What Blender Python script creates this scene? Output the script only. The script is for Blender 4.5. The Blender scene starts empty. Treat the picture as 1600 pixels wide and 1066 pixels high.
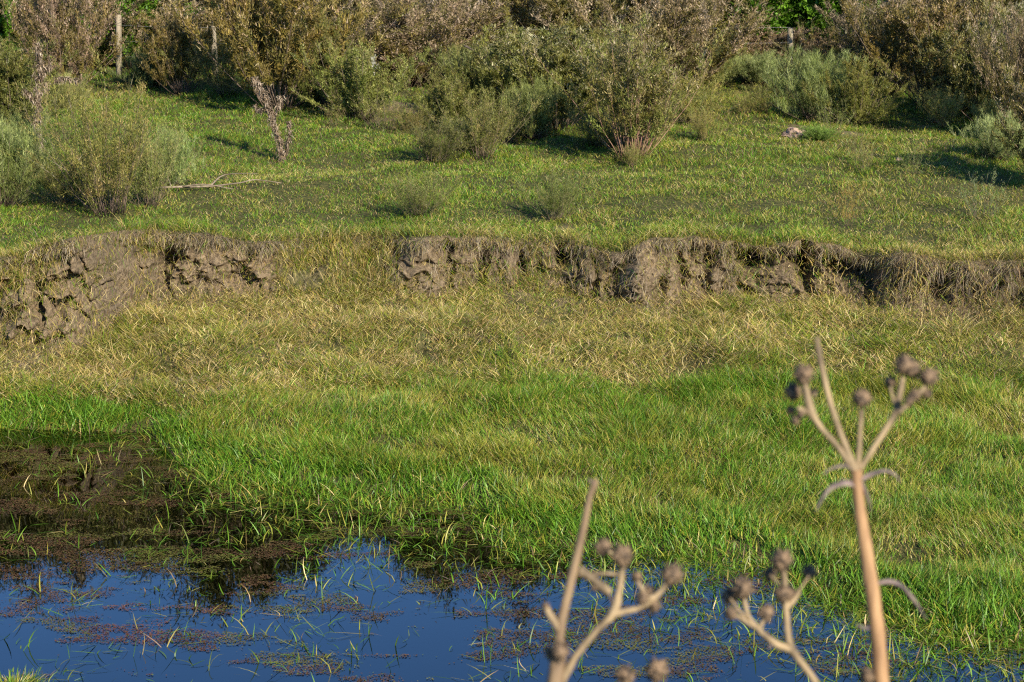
import bpy, math, random
import numpy as np
from mathutils import Vector
rad = math.radians
rng = np.random.default_rng(11)
sc = bpy.context.scene

# ------------------------------------------------------------------ camera, sky, sun, exposure
PITCH, HC, FPX, LENS = rad(11.5), 4.0, 3111.0, 70.0
cd = bpy.data.cameras.new("camera"); cam = bpy.data.objects.new("camera", cd); sc.collection.objects.link(cam)
cam.location = (0, 0, HC); cam.rotation_euler = (rad(90) - PITCH, 0, 0)
cd.lens = LENS; cd.sensor_width = 36; cd.clip_start = 0.1; cd.clip_end = 2000
cd.dof.use_dof = True; cd.dof.focus_distance = 17.0; cd.dof.aperture_fstop = 6.5; cd.dof.aperture_blades = 7
sc.camera = cam
SUN_EL, SUN_AZ = rad(26), rad(152)          # azimuth clockwise from +Y
w = bpy.data.worlds.new("World"); sc.world = w; w.use_nodes = True
nt = w.node_tree; bg = nt.nodes["Background"]
sky = nt.nodes.new("ShaderNodeTexSky"); sky.sky_type = 'NISHITA'; sky.sun_disc = False
sky.sun_elevation = SUN_EL; sky.sun_rotation = SUN_AZ; sky.air_density = 1.0; sky.dust_density = 0.0; sky.ozone_density = 9.0
nt.links.new(sky.outputs[0], bg.inputs[0]); bg.inputs[1].default_value = 0.115
sl = bpy.data.lights.new("sun", 'SUN'); sl.energy = 5.0; sl.angle = rad(0.53); sl.color = (1.0, 0.92, 0.78)
so = bpy.data.objects.new("sun", sl); sc.collection.objects.link(so)
sdir = Vector((math.sin(SUN_AZ) * math.cos(SUN_EL), math.cos(SUN_AZ) * math.cos(SUN_EL), math.sin(SUN_EL)))
so.rotation_euler = (-sdir).to_track_quat('-Z', 'Y').to_euler(); so.location = sdir * 50
sc.view_settings.view_transform = 'Standard'; sc.view_settings.look = 'None'
sc.view_settings.exposure = 0.88; sc.view_settings.gamma = 1.0
sc.render.engine = 'CYCLES'
sc.cycles.use_denoising = False; sc.cycles.filter_width = 1.2
sc.cycles.max_bounces = 6; sc.cycles.diffuse_bounces = 2; sc.cycles.glossy_bounces = 2
sc.cycles.transparent_max_bounces = 8; sc.cycles.transmission_bounces = 2
sc.cycles.caustics_reflective = False; sc.cycles.caustics_refractive = False

# ------------------------------------------------------------------ helpers
def hit(u, v, z):
    """photo pixel -> point on the level z"""
    cx, cy = (np.asarray(u, float) - 800) / FPX, (533 - np.asarray(v, float)) / FPX
    ry = math.cos(PITCH) + cy * math.sin(PITCH); rz = -math.sin(PITCH) + cy * math.cos(PITCH)
    t = (z - HC) / rz
    return cx * t, ry * t
def ray(u, v, d):
    cx, cy = (u - 800) / FPX, (533 - v) / FPX
    return Vector((cx * d, (math.cos(PITCH) + cy * math.sin(PITCH)) * d, HC + (-math.sin(PITCH) + cy * math.cos(PITCH)) * d))
_T = np.random.default_rng(5).random((16, 256, 256))
def vn(x, y, s=0):
    x = np.asarray(x, float); y = np.asarray(y, float)
    T = _T[s % 16]; xi = np.floor(x).astype(int); yi = np.floor(y).astype(int)
    fx = x - xi; fy = y - yi; fx = fx * fx * (3 - 2 * fx); fy = fy * fy * (3 - 2 * fy)
    a = T[xi & 255, yi & 255]; b = T[(xi + 1) & 255, yi & 255]; c = T[xi & 255, (yi + 1) & 255]; d = T[(xi + 1) & 255, (yi + 1) & 255]
    return (a * (1 - fx) + b * fx) * (1 - fy) + (c * (1 - fx) + d * fx) * fy
def fbm(x, y, s=0, o=4):
    r = 0; a = 1; t = 0
    for i in range(o):
        r = r + a * vn(x * 2 ** i + 17.3 * i, y * 2 ** i + 9.1 * i, s + i); t += a; a *= .55
    return r / t
def sst(a, b, x):
    t = np.clip((x - a) / (b - a), 0, 1); return t * t * (3 - 2 * t)
def mesh(name, V, F3=None, F4=None, mat=None, col=None, parent=None, smooth=False, attrs=None):
    me = bpy.data.meshes.new(name)
    V = np.asarray(V, np.float32); me.vertices.add(len(V)); me.vertices.foreach_set('co', V.ravel())
    n4 = 0 if F4 is None else len(F4); n3 = 0 if F3 is None else len(F3)
    li = []; 
    if n4: li.append(np.asarray(F4, np.int32).ravel())
    if n3: li.append(np.asarray(F3, np.int32).ravel())
    li = np.concatenate(li); me.loops.add(len(li)); me.loops.foreach_set('vertex_index', li)
    me.polygons.add(n4 + n3)
    st = np.concatenate([np.arange(n4) * 4, n4 * 4 + np.arange(n3) * 3]).astype(np.int32)
    me.polygons.foreach_set('loop_start', st)
    if smooth: me.polygons.foreach_set('use_smooth', np.ones(n4 + n3, bool))
    if col is not None:
        a = me.color_attributes.new('col', 'FLOAT_COLOR', 'POINT')
        c = np.ones((len(V), 4), np.float32); c[:, :3] = col; a.data.foreach_set('color', c.ravel())
    for k, val in (attrs or {}).items():
        a = me.attributes.new(k, 'FLOAT', 'POINT'); a.data.foreach_set('value', np.asarray(val, np.float32))
    me.update(calc_edges=True)
    if mat: me.materials.append(mat)
    o = bpy.data.objects.new(name, me); sc.collection.objects.link(o)
    if parent: o.parent = parent
    return o
def tag(o, label=None, cat=None, group=None, kind=None):
    if label: o['label'] = label
    if cat: o['category'] = cat
    if group: o['group'] = group
    if kind: o['kind'] = kind
    return o
def thing(name, loc, label, cat, group=None):
    o = bpy.data.objects.new(name, None); sc.collection.objects.link(o); o.location = loc; o.empty_display_size = .2
    return tag(o, label, cat, group)
def dup(root, loc, rz, s, label, group=None, cat=None, sz=None):
    r = root.copy(); sc.collection.objects.link(r); r.location = loc; r.rotation_euler = (0, 0, rz); r.scale = (s, s, sz or s)
    r['label'] = label
    if group: r['group'] = group
    elif 'group' in r: del r['group']
    if cat: r['category'] = cat
    for ch in root.children:
        c = ch.copy(); sc.collection.objects.link(c); c.parent = r
    return r
def blades(P, az, e0, bend, L, W, cols, k=3, twist=None):
    """n grass blades as tapered strips: P base, az azimuth, e0 start elevation, bend total droop, all arrays"""
    n = len(P); pts = [P.copy()]; e = e0.copy(); p = P.copy(); a = az.copy()
    for j in range(k):
        p = p + np.stack([np.cos(e) * np.cos(a), np.cos(e) * np.sin(a), np.sin(e)], 1) * (L / k)[:, None]
        pts.append(p); e = e - bend / k
        if twist is not None: a = a + twist / k
    ta = az + np.pi / 2 + rng.normal(0, .9, n); wv = np.stack([np.cos(ta), np.sin(ta), np.zeros(n)], 1) * (W / 2)[:, None]
    wid = [.75, 1, .8, .5, .35][:k] if k > 1 else [1]
    V = np.zeros((n, 2 * k + 1, 3)); 
    for j in range(k):
        V[:, 2 * j] = pts[j] - wv * wid[j]; V[:, 2 * j + 1] = pts[j] + wv * wid[j]
    V[:, 2 * k] = pts[k]
    b = (np.arange(n) * (2 * k + 1))[:, None]
    F4 = np.concatenate([b + np.array([[2 * j, 2 * j + 1, 2 * j + 3, 2 * j + 2]]) for j in range(k - 1)]) if k > 1 else None
    F3 = b + np.array([[2 * k - 2, 2 * k - 1, 2 * k]])
    return V.reshape(-1, 3), F3, F4, np.repeat(cols, 2 * k + 1, 0)
def join(parts):
    V = []; F3 = []; F4 = []; C = []; o = 0
    for v, f3, f4, c in parts:
        V.append(v); C.append(c)
        if f3 is not None: F3.append(f3 + o)
        if f4 is not None: F4.append(f4 + o)
        o += len(v)
    return np.concatenate(V), (np.concatenate(F3) if F3 else None), (np.concatenate(F4) if F4 else None), np.concatenate(C)
def put(name, parts, mat, parent=None, smooth=False):
    V, F3, F4, C = join(parts); return mesh(name, V, F3, F4, mat, C, parent, smooth)
def tube(pts, radii, sides=7, col=(1, 1, 1), rough=0.0, seed=0):
    pts = [Vector(p) for p in pts]; n = len(pts); V = []; r_ = np.random.default_rng(seed)
    up = Vector((0.13, -.99, .05)); 
    for i, p in enumerate(pts):
        d = (pts[min(i + 1, n - 1)] - pts[max(i - 1, 0)]).normalized()
        if abs(d.dot(up)) > .95: up = Vector((1, 0, 0))
        a = d.cross(up).normalized(); b = d.cross(a).normalized()
        for s in range(sides):
            t = 2 * math.pi * s / sides; r = radii[i] * (1 + rough * r_.normal())
            V.append(p + a * math.cos(t) * r + b * math.sin(t) * r)
    F = []
    for i in range(n - 1):
        for s in range(sides):
            t = (s + 1) % sides; F.append((i * sides + s, i * sides + t, (i + 1) * sides + t, (i + 1) * sides + s))
    c0 = len(V); V.append(pts[0]); V.append(pts[-1]); T = []
    for s in range(sides):
        t = (s + 1) % sides; T.append((c0, t, s)); T.append((c0 + 1, (n - 1) * sides + s, (n - 1) * sides + t))
    V = np.array([tuple(v) for v in V]); return V, np.array(T), np.array(F), np.tile(np.array(col, float), (len(V), 1))
def smoothline(pts, sub=5):
    P = [Vector(p) for p in pts]; P = [P[0] * 2 - P[1]] + P + [P[-1] * 2 - P[-2]]; out = []
    for i in range(1, len(P) - 2):
        for s in range(sub):
            t = s / sub; a, b, c, d = P[i - 1:i + 3]
            out.append(.5 * ((2 * b) + (c - a) * t + (2 * a - 5 * b + 4 * c - d) * t * t + (3 * b - a - 3 * c + d) * t ** 3))
    out.append(P[-2]); return out

# ------------------------------------------------------------------ materials
def newmat(name):
    m = bpy.data.materials.new(name); m.use_nodes = True; t = m.node_tree; t.nodes.clear()
    out = t.nodes.new('ShaderNodeOutputMaterial'); return m, t, out
def leafmat(name, trans=.35, gloss=.04, var=.25, tint=(1, 1, 1), scale=1.2):
    m, t, out = newmat(name); N = t.nodes; L = t.links
    a = N.new('ShaderNodeVertexColor'); a.layer_name = 'col'
    oi = N.new('ShaderNodeObjectInfo')
    mul = N.new('ShaderNodeMix'); mul.data_type = 'RGBA'; mul.blend_type = 'MULTIPLY'; mul.inputs[0].default_value = 1
    L.new(a.outputs[0], mul.inputs[6]); L.new(oi.outputs['Color'], mul.inputs[7])
    geo = N.new('ShaderNodeNewGeometry'); no = N.new('ShaderNodeTexNoise'); no.inputs['Scale'].default_value = scale; no.inputs['Detail'].default_value = 3
    L.new(geo.outputs['Position'], no.inputs['Vector'])
    mr = N.new('ShaderNodeMapRange'); mr.inputs[1].default_value = .3; mr.inputs[2].default_value = .7; mr.inputs[3].default_value = 1 - var; mr.inputs[4].default_value = 1 + var
    L.new(no.outputs[0], mr.inputs[0])
    m2 = N.new('ShaderNodeVectorMath'); m2.operation = 'SCALE'; L.new(mul.outputs[2], m2.inputs[0]); L.new(mr.outputs[0], m2.inputs['Scale'])
    d = N.new('ShaderNodeBsdfDiffuse'); L.new(m2.outputs[0], d.inputs[0])
    tr = N.new('ShaderNodeBsdfTranslucent'); 
    m3 = N.new('ShaderNodeVectorMath'); m3.operation = 'MULTIPLY'; m3.inputs[1].default_value = (1.0, 1.15, .6); L.new(m2.outputs[0], m3.inputs[0]); L.new(m3.outputs[0], tr.inputs[0])
    mx = N.new('ShaderNodeMixShader'); mx.inputs[0].default_value = trans; L.new(d.outputs[0], mx.inputs[1]); L.new(tr.outputs[0], mx.inputs[2])
    g = N.new('ShaderNodeBsdfGlossy'); g.inputs['Roughness'].default_value = .45; g.inputs[0].default_value = (.9, .9, .9, 1)
    mg = N.new('ShaderNodeMixShader'); mg.inputs[0].default_value = gloss; L.new(mx.outputs[0], mg.inputs[1]); L.new(g.outputs[0], mg.inputs[2])
    L.new(mg.outputs[0], out.inputs[0]); return m
M_grass = leafmat('grass_blades', .26, .02, .15, scale=.8)
M_leaf = leafmat('shrub_leaves', .2, .02, .22, scale=2.5)
M_dry = leafmat('dry_leaves', .2, .02, .2, scale=6)
M_weed = leafmat('water_weed', .1, .03, .35, scale=5)
def woodmat(name, c1, c2, scale=20, stretch=(1, 1, .15)):
    m, t, out = newmat(name); N = t.nodes; L = t.links
    tc = N.new('ShaderNodeTexCoord'); mp = N.new('ShaderNodeMapping'); mp.inputs['Scale'].default_value = stretch
    no = N.new('ShaderNodeTexNoise'); no.inputs['Scale'].default_value = scale; no.inputs['Detail'].default_value = 6
    L.new(tc.outputs['Object'], mp.inputs[0]); L.new(mp.outputs[0], no.inputs['Vector'])
    r = N.new('ShaderNodeValToRGB'); r.color_ramp.elements[0].position = .35; r.color_ramp.elements[1].position = .65
    r.color_ramp.elements[0].color = (*c1, 1); r.color_ramp.elements[1].color = (*c2, 1); L.new(no.outputs[0], r.inputs[0])
    p = N.new('ShaderNodeBsdfPrincipled'); p.inputs['Roughness'].default_value = .75; L.new(r.outputs[0], p.inputs['Base Color'])
    b = N.new('ShaderNodeBump'); b.inputs['Strength'].default_value = .4; b.inputs['Distance'].default_value = .01; L.new(no.outputs[0], b.inputs['Height']); L.new(b.outputs[0], p.inputs['Normal'])
    L.new(p.outputs[0], out.inputs[0]); return m
M_post = woodmat('weathered_post', (.20, .16, .10), (.36, .30, .20), 9)
M_bark = woodmat('bark', (.07, .05, .035), (.16, .12, .085), 12)
M_twig = woodmat('scrub_twig', (.09, .06, .04), (.19, .13, .09), 14)
M_redtwig = woodmat('reddish_twig', (.20, .10, .06), (.36, .21, .14), 14)
M_wire = woodmat('wire', (.2, .2, .2), (.35, .33, .3), 30)
M_stick = woodmat('grey_stick', (.13, .10, .065), (.26, .20, .13), 14)
M_rock = woodmat('clay_clod', (.24, .155, .105), (.38, .26, .18), 9, (1, 1, 1))
M_ostem = woodmat('tan_stem', (.17, .085, .035), (.36, .205, .09), 40)
M_gstem = woodmat('grey_tan_stem', (.11, .075, .038), (.34, .24, .125), 40)
M_head = woodmat('seed_head', (.018, .011, .006), (.24, .155, .085), 95, (1, 1, 1))
M_bract = woodmat('grey_bract', (.06, .042, .045), (.24, .17, .14), 45, (1, 1, 1))

# ground material: soil / turf base / mud, by the 'bare' attribute
def groundmat():
    m, t, out = newmat('earth'); N = t.nodes; L = t.links
    geo = N.new('ShaderNodeNewGeometry')
    at = N.new('ShaderNodeAttribute'); at.attribute_name = 'bare'
    am = N.new('ShaderNodeAttribute'); am.attribute_name = 'mud'
    def noise(s, d=6, r=.6):
        n = N.new('ShaderNodeTexNoise'); n.inputs['Scale'].default_value = s; n.inputs['Detail'].default_value = d; n.inputs['Roughness'].default_value = r
        L.new(geo.outputs['Position'], n.inputs['Vector']); return n
    n1 = noise(1.6); n2 = noise(28, 8, .7); n3 = noise(7)
    def ramp(src, a, b, c1, c2):
        r = N.new('ShaderNodeValToRGB'); r.color_ramp.elements[0].position = a; r.color_ramp.elements[1].position = b
        r.color_ramp.elements[0].color = (*c1, 1); r.color_ramp.elements[1].color = (*c2, 1); L.new(src, r.inputs[0]); return r
    soil = ramp(n2.outputs[0], .35, .68, (.080, .058, .036), (.27, .205, .125))
    turf = ramp(n2.outputs[0], .38, .64, (.022, .032, .007), (.13, .115, .038))
    mud = ramp(n3.outputs[0], .35, .65, (.07, .052, .02), (.15, .10, .04))
    def mix(f, a, b, bt='MIX'):
        x = N.new('ShaderNodeMix'); x.data_type = 'RGBA'; x.blend_type = bt
        if isinstance(f, float): x.inputs[0].default_value = f
        else: L.new(f, x.inputs[0])
        L.new(a, x.inputs[6]); L.new(b, x.inputs[7]); return x
    tone = ramp(n1.outputs[0], .3, .7, (.8, .8, .8), (1.2, 1.15, 1.1))
    s2 = mix(1.0, soil.outputs[0], tone.outputs[0], 'MULTIPLY')
    a = mix(at.outputs['Fac'], turf.outputs[0], s2.outputs[2]); b = mix(am.outputs['Fac'], a.outputs[2], mud.outputs[0])
    p = N.new('ShaderNodeBsdfPrincipled'); p.inputs['Roughness'].default_value = .95; p.inputs['Specular IOR Level'].default_value = .15
    L.new(b.outputs[2], p.inputs['Base Color'])
    vo = N.new('ShaderNodeTexVoronoi'); vo.feature = 'DISTANCE_TO_EDGE'; vo.inputs['Scale'].default_value = 6
    wp = N.new('ShaderNodeVectorMath'); wp.operation = 'MULTIPLY_ADD'; wp.inputs[1].default_value = (.25, .25, .25)
    L.new(n3.outputs['Color'], wp.inputs[0]); L.new(geo.outputs['Position'], wp.inputs[2]); L.new(wp.outputs[0], vo.inputs['Vector'])
    cr = N.new('ShaderNodeMapRange'); cr.inputs[1].default_value = 0; cr.inputs[2].default_value = .05; L.new(vo.outputs['Distance'], cr.inputs[0])
    b1 = N.new('ShaderNodeBump'); b1.inputs['Strength'].default_value = .3; b1.inputs['Distance'].default_value = .02; L.new(cr.outputs[0], b1.inputs['Height'])
    b2 = N.new('ShaderNodeBump'); b2.inputs['Strength'].default_value = .9; b2.inputs['Distance'].default_value = .02; L.new(n2.outputs[0], b2.inputs['Height']); L.new(b1.outputs[0], b2.inputs['Normal'])
    L.new(b2.outputs[0], p.inputs['Normal']); L.new(p.outputs[0], out.inputs[0]); return m
M_earth = groundmat()
def watermat():
    m, t, out = newmat('pond_water'); N = t.nodes; L = t.links
    geo = N.new('ShaderNodeNewGeometry')
    mp = N.new('ShaderNodeMapping'); mp.inputs['Scale'].default_value = (1.0, .5, 1); L.new(geo.outputs['Position'], mp.inputs[0])
    no = N.new('ShaderNodeTexNoise'); no.inputs['Scale'].default_value = 2.2; no.inputs['Detail'].default_value = 2; L.new(mp.outputs[0], no.inputs['Vector'])
    b = N.new('ShaderNodeBump'); b.inputs['Strength'].default_value = .10; b.inputs['Distance'].default_value = .012; L.new(no.outputs[0], b.inputs['Height'])
    gl = N.new('ShaderNodeBsdfGlossy'); gl.inputs['Roughness'].default_value = 0.01; gl.inputs[0].default_value = (1, 1, 1, 1); L.new(b.outputs[0], gl.inputs['Normal'])
    tr = N.new('ShaderNodeBsdfTransparent'); tr.inputs[0].default_value = (.48, .40, .22, 1)
    fr = N.new('ShaderNodeFresnel'); fr.inputs[0].default_value = 1.75; L.new(b.outputs[0], fr.inputs['Normal'])
    mx = N.new('ShaderNodeMixShader'); L.new(fr.outputs[0], mx.inputs[0]); L.new(tr.outputs[0], mx.inputs[1]); L.new(gl.outputs[0], mx.inputs[2])
    L.new(mx.outputs[0], out.inputs[0]); return m
M_water = watermat()

# ------------------------------------------------------------------ terrain definition (from photo pixels to metres, then a function of x)
XS = np.linspace(-14, 14, 1401)
def line(tab, z):
    u = np.array([a for a, b in tab]); v = np.array([b for a, b in tab]); x, y = hit(u, v, z)
    o = np.argsort(x); Y = np.interp(XS, x[o], y[o]); k = np.ones(9) / 9
    return np.convolve(np.pad(Y, 4, 'edge'), k, 'valid')
shore = line([(-400, 672), (0, 668), (230, 676), (300, 738), (450, 768), (600, 775), (740, 785), (800, 835), (900, 862), (1150, 872), (1250, 905), (1330, 945), (1500, 985), (1600, 1005), (2000, 1040)], 0.0)
foot = line([(-400, 645), (0, 645), (230, 642), (330, 640), (450, 615), (700, 598), (1000, 612), (1300, 615), (1600, 606), (2000, 610)], .15)
foot = np.maximum(foot, shore + .55)
ZB = np.interp(XS, [-5.2, -4, -3.2], [.24, .34, .41])
def lineZ(tab, Z):
    u = np.array([a for a, b in tab], float); v = np.array([b for a, b in tab], float)
    x, _ = hit(u, v, .5); vv = np.interp(XS, x, v)
    k = np.ones(15) / 15; vv = np.convolve(np.pad(vv, 7, 'edge'), k, 'valid')
    cy = (533 - vv) / FPX; ry = math.cos(PITCH) + cy * math.sin(PITCH); rz = -math.sin(PITCH) + cy * math.cos(PITCH)
    return ry * (Z - HC) / rz
base = lineZ([(-400, 560), (0, 555), (100, 545), (150, 505), (200, 480), (320, 472), (440, 474), (640, 470), (760, 462), (900, 466), (1000, 480), (1100, 470), (1330, 475), (1450, 500), (1600, 510), (2000, 518)], ZB)
# tops: set-back behind the base
ucol = lambda x: 800 + x * FPX / 20.6
SB = np.interp(ucol(XS), [-200, 120, 210, 300, 330, 450, 480, 600, 650, 760, 770, 850, 870, 1330, 1400, 1600], [.45, .5, .4, .3, .16, .16, .8, .8, .2, .2, .45, .4, .14, .14, .35, .35])
SB = np.convolve(np.pad(SB, 7, 'edge'), np.ones(15) / 15, 'valid')
top = base + SB + (fbm(XS * 2.4, XS * 0 + 1.5, 5, 4) - .5) * .42; top = np.maximum(top, base + .09)
vt = np.interp(ucol(XS), [-300, 0, 100, 160, 240, 320, 440, 540, 640, 760, 870, 960, 1020, 1110, 1180, 1230, 1290, 1340, 1400, 1600, 2000], [415, 408, 395, 368, 352, 356, 372, 365, 362, 358, 366, 384, 368, 368, 384, 366, 374, 392, 394, 398, 400])
vt = np.convolve(np.pad(vt, 5, 'edge'), np.ones(11) / 11, 'valid') + (fbm(XS * 2.1, XS * 0, 3, 4) - .5) * 22
ZT = HC - np.tan(PITCH + np.arctan((vt - 533) / FPX)) * top - .05
f_sh = lambda x: np.interp(x, XS, shore); f_ft = lambda x: np.interp(x, XS, foot); f_b = lambda x: np.interp(x, XS, base)
f_t = lambda x: np.interp(x, XS, top); f_zt = lambda x: np.interp(x, XS, ZT); f_zb = lambda x: np.interp(x, XS, ZB)
BARE_U = [(-200, .4), (0, .9), (30, 1), (150, 1), (210, .9), (240, .8), (310, .9), (330, 1), (435, 1), (450, .3), (475, 0), (600, .05), (630, .8), (650, 1), (755, .95), (770, .8), (845, .7), (865, .95), (920, .95), (930, .8), (950, 1), (1020, 1), (1032, .85), (1040, 1), (1140, 1), (1150, .9), (1250, .95), (1330, 1), (1345, .8), (1600, .85), (2000, .3)]
f_bare = lambda x: np.interp(ucol(x), [a for a, b in BARE_U], [b for a, b in BARE_U])
PATCH = [(1240, 207, .32), (1330, 215, .25), (640, 188, .55), (600, 200, .4), (880, 308, .22), (1450, 205, .2)]
PXY = [(*hit(u, v, 1.0 + .055 * 6), r) for u, v, r in PATCH]
def zm(x, y):
    return 1.0 + .055 * (np.minimum(y, 42) - 20.3) + .012 * np.maximum(y - 42, 0) + ((fbm(x * .35, y * .35, 2, 3) - .5) * .26 + (fbm(x * 1.5, y * 1.5, 9, 3) - .5) * .17) * sst(20.5, 22.5, y)
def ground(x, y):
    x = np.asarray(x, float); y = np.asarray(y, float)
    s, f, b, t = f_sh(x), f_ft(x), f_b(x), f_t(x); zb, zt = f_zb(x), f_zt(x)
    near = 2.3 - 2.75 * sst(3.6, 7.6, y)
    bed = -.45 + .45 * sst(0, 1, (y - (s - 2.6)) / 2.6) ** 1.3
    bed = np.where(y < s - 2.6, -.45 + .06 * fbm(x, y, 7), bed)
    z = np.where(y < 7.6, near, bed)
    hum = (fbm(x * 1.3, y * 1.3, 4, 3) - .5) + (fbm(x * 3.6, y * 3.6, 5, 2) - .5) * .55
    z = np.where(y > s, .15 * np.clip((y - s) / (f - s), 0, 1) ** .8 + hum * .17 * sst(0, .5, y - s), z)
    q = np.clip((y - f) / (b - f), 0, 1)
    z = np.where(y > f, .15 + (zb - .15) * q + hum * (.17 + .16 * np.sin(q * np.pi)), z)
    q = np.clip((y - b) / (t - b), 0, 1); z = np.where(y > b, zb + hum * .17 * (1 - q) + (zt - zb) * q, z)
    e = np.exp(-np.maximum(y - t, 0) / 1.3)
    z = np.where(y > t, zm(x, y) * (1 - e) + zt * e, z)
    return z
def face(x, q):
    """point on the cliff face, q 0 base .. 1 top"""
    b, t, zb, zt = f_b(x), f_t(x), f_zb(x), f_zt(x); br = sst(.3, .8, f_bare(x)); U = ucol(x)
    z0 = ground(x, b); zt = zt + (fbm(x * 5, x * 0 + 3, 9, 3) - .5) * .05
    q2 = q; z = z0 + (zt - z0) * q2
    y = b + (t - b) * q
    n = (fbm(x * 2.2, z * 3.5, 1, 4) - .5) * .34 + (fbm(x * 8, z * 9, 6, 4) - .5) * .22 + (fbm(x * 24, z * 26, 7, 2) - .5) * .07
    xw = x + (fbm(z * 7, x * 4, 5, 3) - .5) * .22; vr = np.abs(vn(xw * 5.5, z * 2.2, 9) - .5) * 2; vr = vr + .25 * vn(x * 2.3, z * 5, 2) - .1; n = n + .20 * (1 - sst(0, .3, vr)) * sst(.35, .6, fbm(x * 1.9, z * 2.5, 11, 2))
    col = np.abs(vn(xw * 15, z * 6, 4) - .5) * 2; n = n + .06 * (1 - sst(0, .35, col))
    def hole(cu, cv, wu, wv, d):
        return d * np.exp(-((U - cu) / wu) ** 4 - ((q - cv) / wv) ** 4)
    U0 = U; q0 = q; U = U + (fbm(x * 5, z * 5, 10, 3) - .5) * 34; q = q + (fbm(x * 4, z * 4, 12, 3) - .5) * .35
    h = hole(882, .72, 13, .28, .5) + hole(1243, .75, 9, .4, .5) + hole(1250, .3, 8, .3, .4) + hole(1300, .72, 42, .18, .45) + hole(1143, .5, 5, .45, .15) + hole(1164, .62, 11, .2, .3) + hole(1160, .12, 10, .16, .25) + hole(1168, .75, 22, .16, .35) \
        + hole(752, .3, 9, .45, .4) + hole(388, .9, 50, .07, .12) + hole(965, .2, 8, .3, .2) + hole(1060, .5, 4, .6, .2) + hole(1338, .35, 10, .5, .35) + hole(1020, .2, 12, .3, .2) + hole(1385, .3, 40, .3, .25) + hole(1480, .3, 60, .25, .25) + hole(1430, .5, 12, .5, .35) + hole(1530, .45, 16, .4, .35) + hole(815, .5, 8, .5, .3) + hole(700, .6, 5, .5, .25) + hole(275, .5, 10, .5, .3) + hole(1095, .4, 5, .5, .25) + hole(60, .45, 20, .3, .3) + hole(150, .4, 8, .4, .3)
    U, q = U0, q0; env = np.sin(np.clip(q, 0, 1) * np.pi) ** .5
    bulge = -.16 * np.exp(-((U - 985) / 34) ** 2) * np.sin(np.clip(q * 1.1, 0, 1) * np.pi) - .10 * np.exp(-((U - 905) / 22) ** 2) * np.sin(np.clip(q * 1.3, 0, 1) * np.pi)
    lw = 1 - sst(-3.6, -2.9, x); n = n + lw * (np.abs(fbm(x * 3.2, z * 4 + y * 3, 14, 4) - .5) * 1.1 - .1) + lw * .10 * (1 - sst(0, .10, np.abs(fbm(x * 2.2 + z, z * 3 - x, 15, 3) - .5)))
    y = y + (n * (.45 + .55 * br) + h + bulge) * env
    y = y - (.03 + .3 * np.maximum(fbm(x * 4.3, x * 0, 8, 4) - .48, 0)) * np.exp(-((q - .93) / .10) ** 2) * br
    z = z + (fbm(x * 6, z * 4 + y * 5, 13, 4) - .5) * .22 * env * sst(.2, .4, t - b)
    return y, z
def patchmask(x, y):
    m = 0
    for px, py, r in PXY: m = np.maximum(m, 1 - sst(.5, 1.0, np.hypot((x - px), (y - py) * .8) / r + (fbm(x * 5, y * 5, 8) - .5) * .9))
    return m
def build_ground():
    xf = np.arange(-8.5, 8.501, .018); ext = [xf[-1]]
    while ext[-1] < 350: ext.append(ext[-1] + max(.1, (ext[-1] - 8.3) * .25))
    ext = np.array(ext[1:]); X = np.concatenate([-ext[::-1], xf, ext]); nx = len(X)
    rows = []; s, f, b, t = f_sh(X), f_ft(X), f_b(X), f_t(X)
    def add(Y, Z, bare, mud): rows.append((X, Y, Z, bare, mud))
    zr = np.zeros(nx)
    for y in np.concatenate([np.linspace(-80, 0, 6), np.linspace(1, 9.4, 30)]):
        Y = np.full(nx, y); add(Y, ground(X, Y), zr + .2, np.full(nx, sst(5, 6, y)))
    for q in np.linspace(0.01, 1, 50):
        Y = 9.4 + (s - 9.4) * q; add(Y, ground(X, Y), zr, zr + 1)
    for q in np.linspace(0, 1, 50)[1:]:
        Y = s + (f - s) * q; add(Y, ground(X, Y), zr, 1 - sst(0, .5, Y - s))
    for q in np.linspace(0, 1, 70)[1:]:
        Y = f + (b - f) * q; add(Y, ground(X, Y), sst(-.5, 0, Y - b) * f_bare(X) * .8 + .15, zr)
    for q in np.linspace(0, 1, 90)[1:-1]:
        Y, Z = face(X, np.full(nx, q)); add(Y, Z, np.clip(f_bare(X) + .25, 0, 1), zr)
    for q in np.linspace(0, 1, 110) ** 1.25 * 22:
        Y = t + q; add(Y, ground(X, Y), np.maximum(patchmask(X, Y), (1 - sst(0, .2, Y - t)) * .6), zr)
    for q in np.geomspace(24, 700, 30):
        Y = t + q; add(Y, ground(X, Y), zr, zr)
    R = len(rows); V = np.zeros((R, nx, 3)); bare = np.zeros((R, nx)); mud = np.zeros((R, nx))
    for i, (a, y, z, br, md) in enumerate(rows): V[i, :, 0] = a; V[i, :, 1] = y; V[i, :, 2] = z; bare[i] = br; mud[i] = md
    i = (np.arange(R - 1)[:, None] * nx + np.arange(nx - 1)[None, :]).ravel()
    F = np.stack([i, i + 1, i + nx + 1, i + nx], 1)
    o = mesh('ground', V.reshape(-1, 3), None, F, M_earth, None, None, True, {'bare': bare.ravel(), 'mud': mud.ravel()})
    tag(o, 'earth of the pond bed, grassy bank, eroded soil face and rising meadow', 'ground', kind='structure')
build_ground()
o = mesh('water', [(-60, 4.5, 0), (60, 4.5, 0), (60, 20, 0), (-60, 20, 0)], None, [(0, 1, 2, 3)], M_water)
tag(o, 'still dark pond water reflecting blue sky and trees', 'water', kind='structure')

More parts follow.
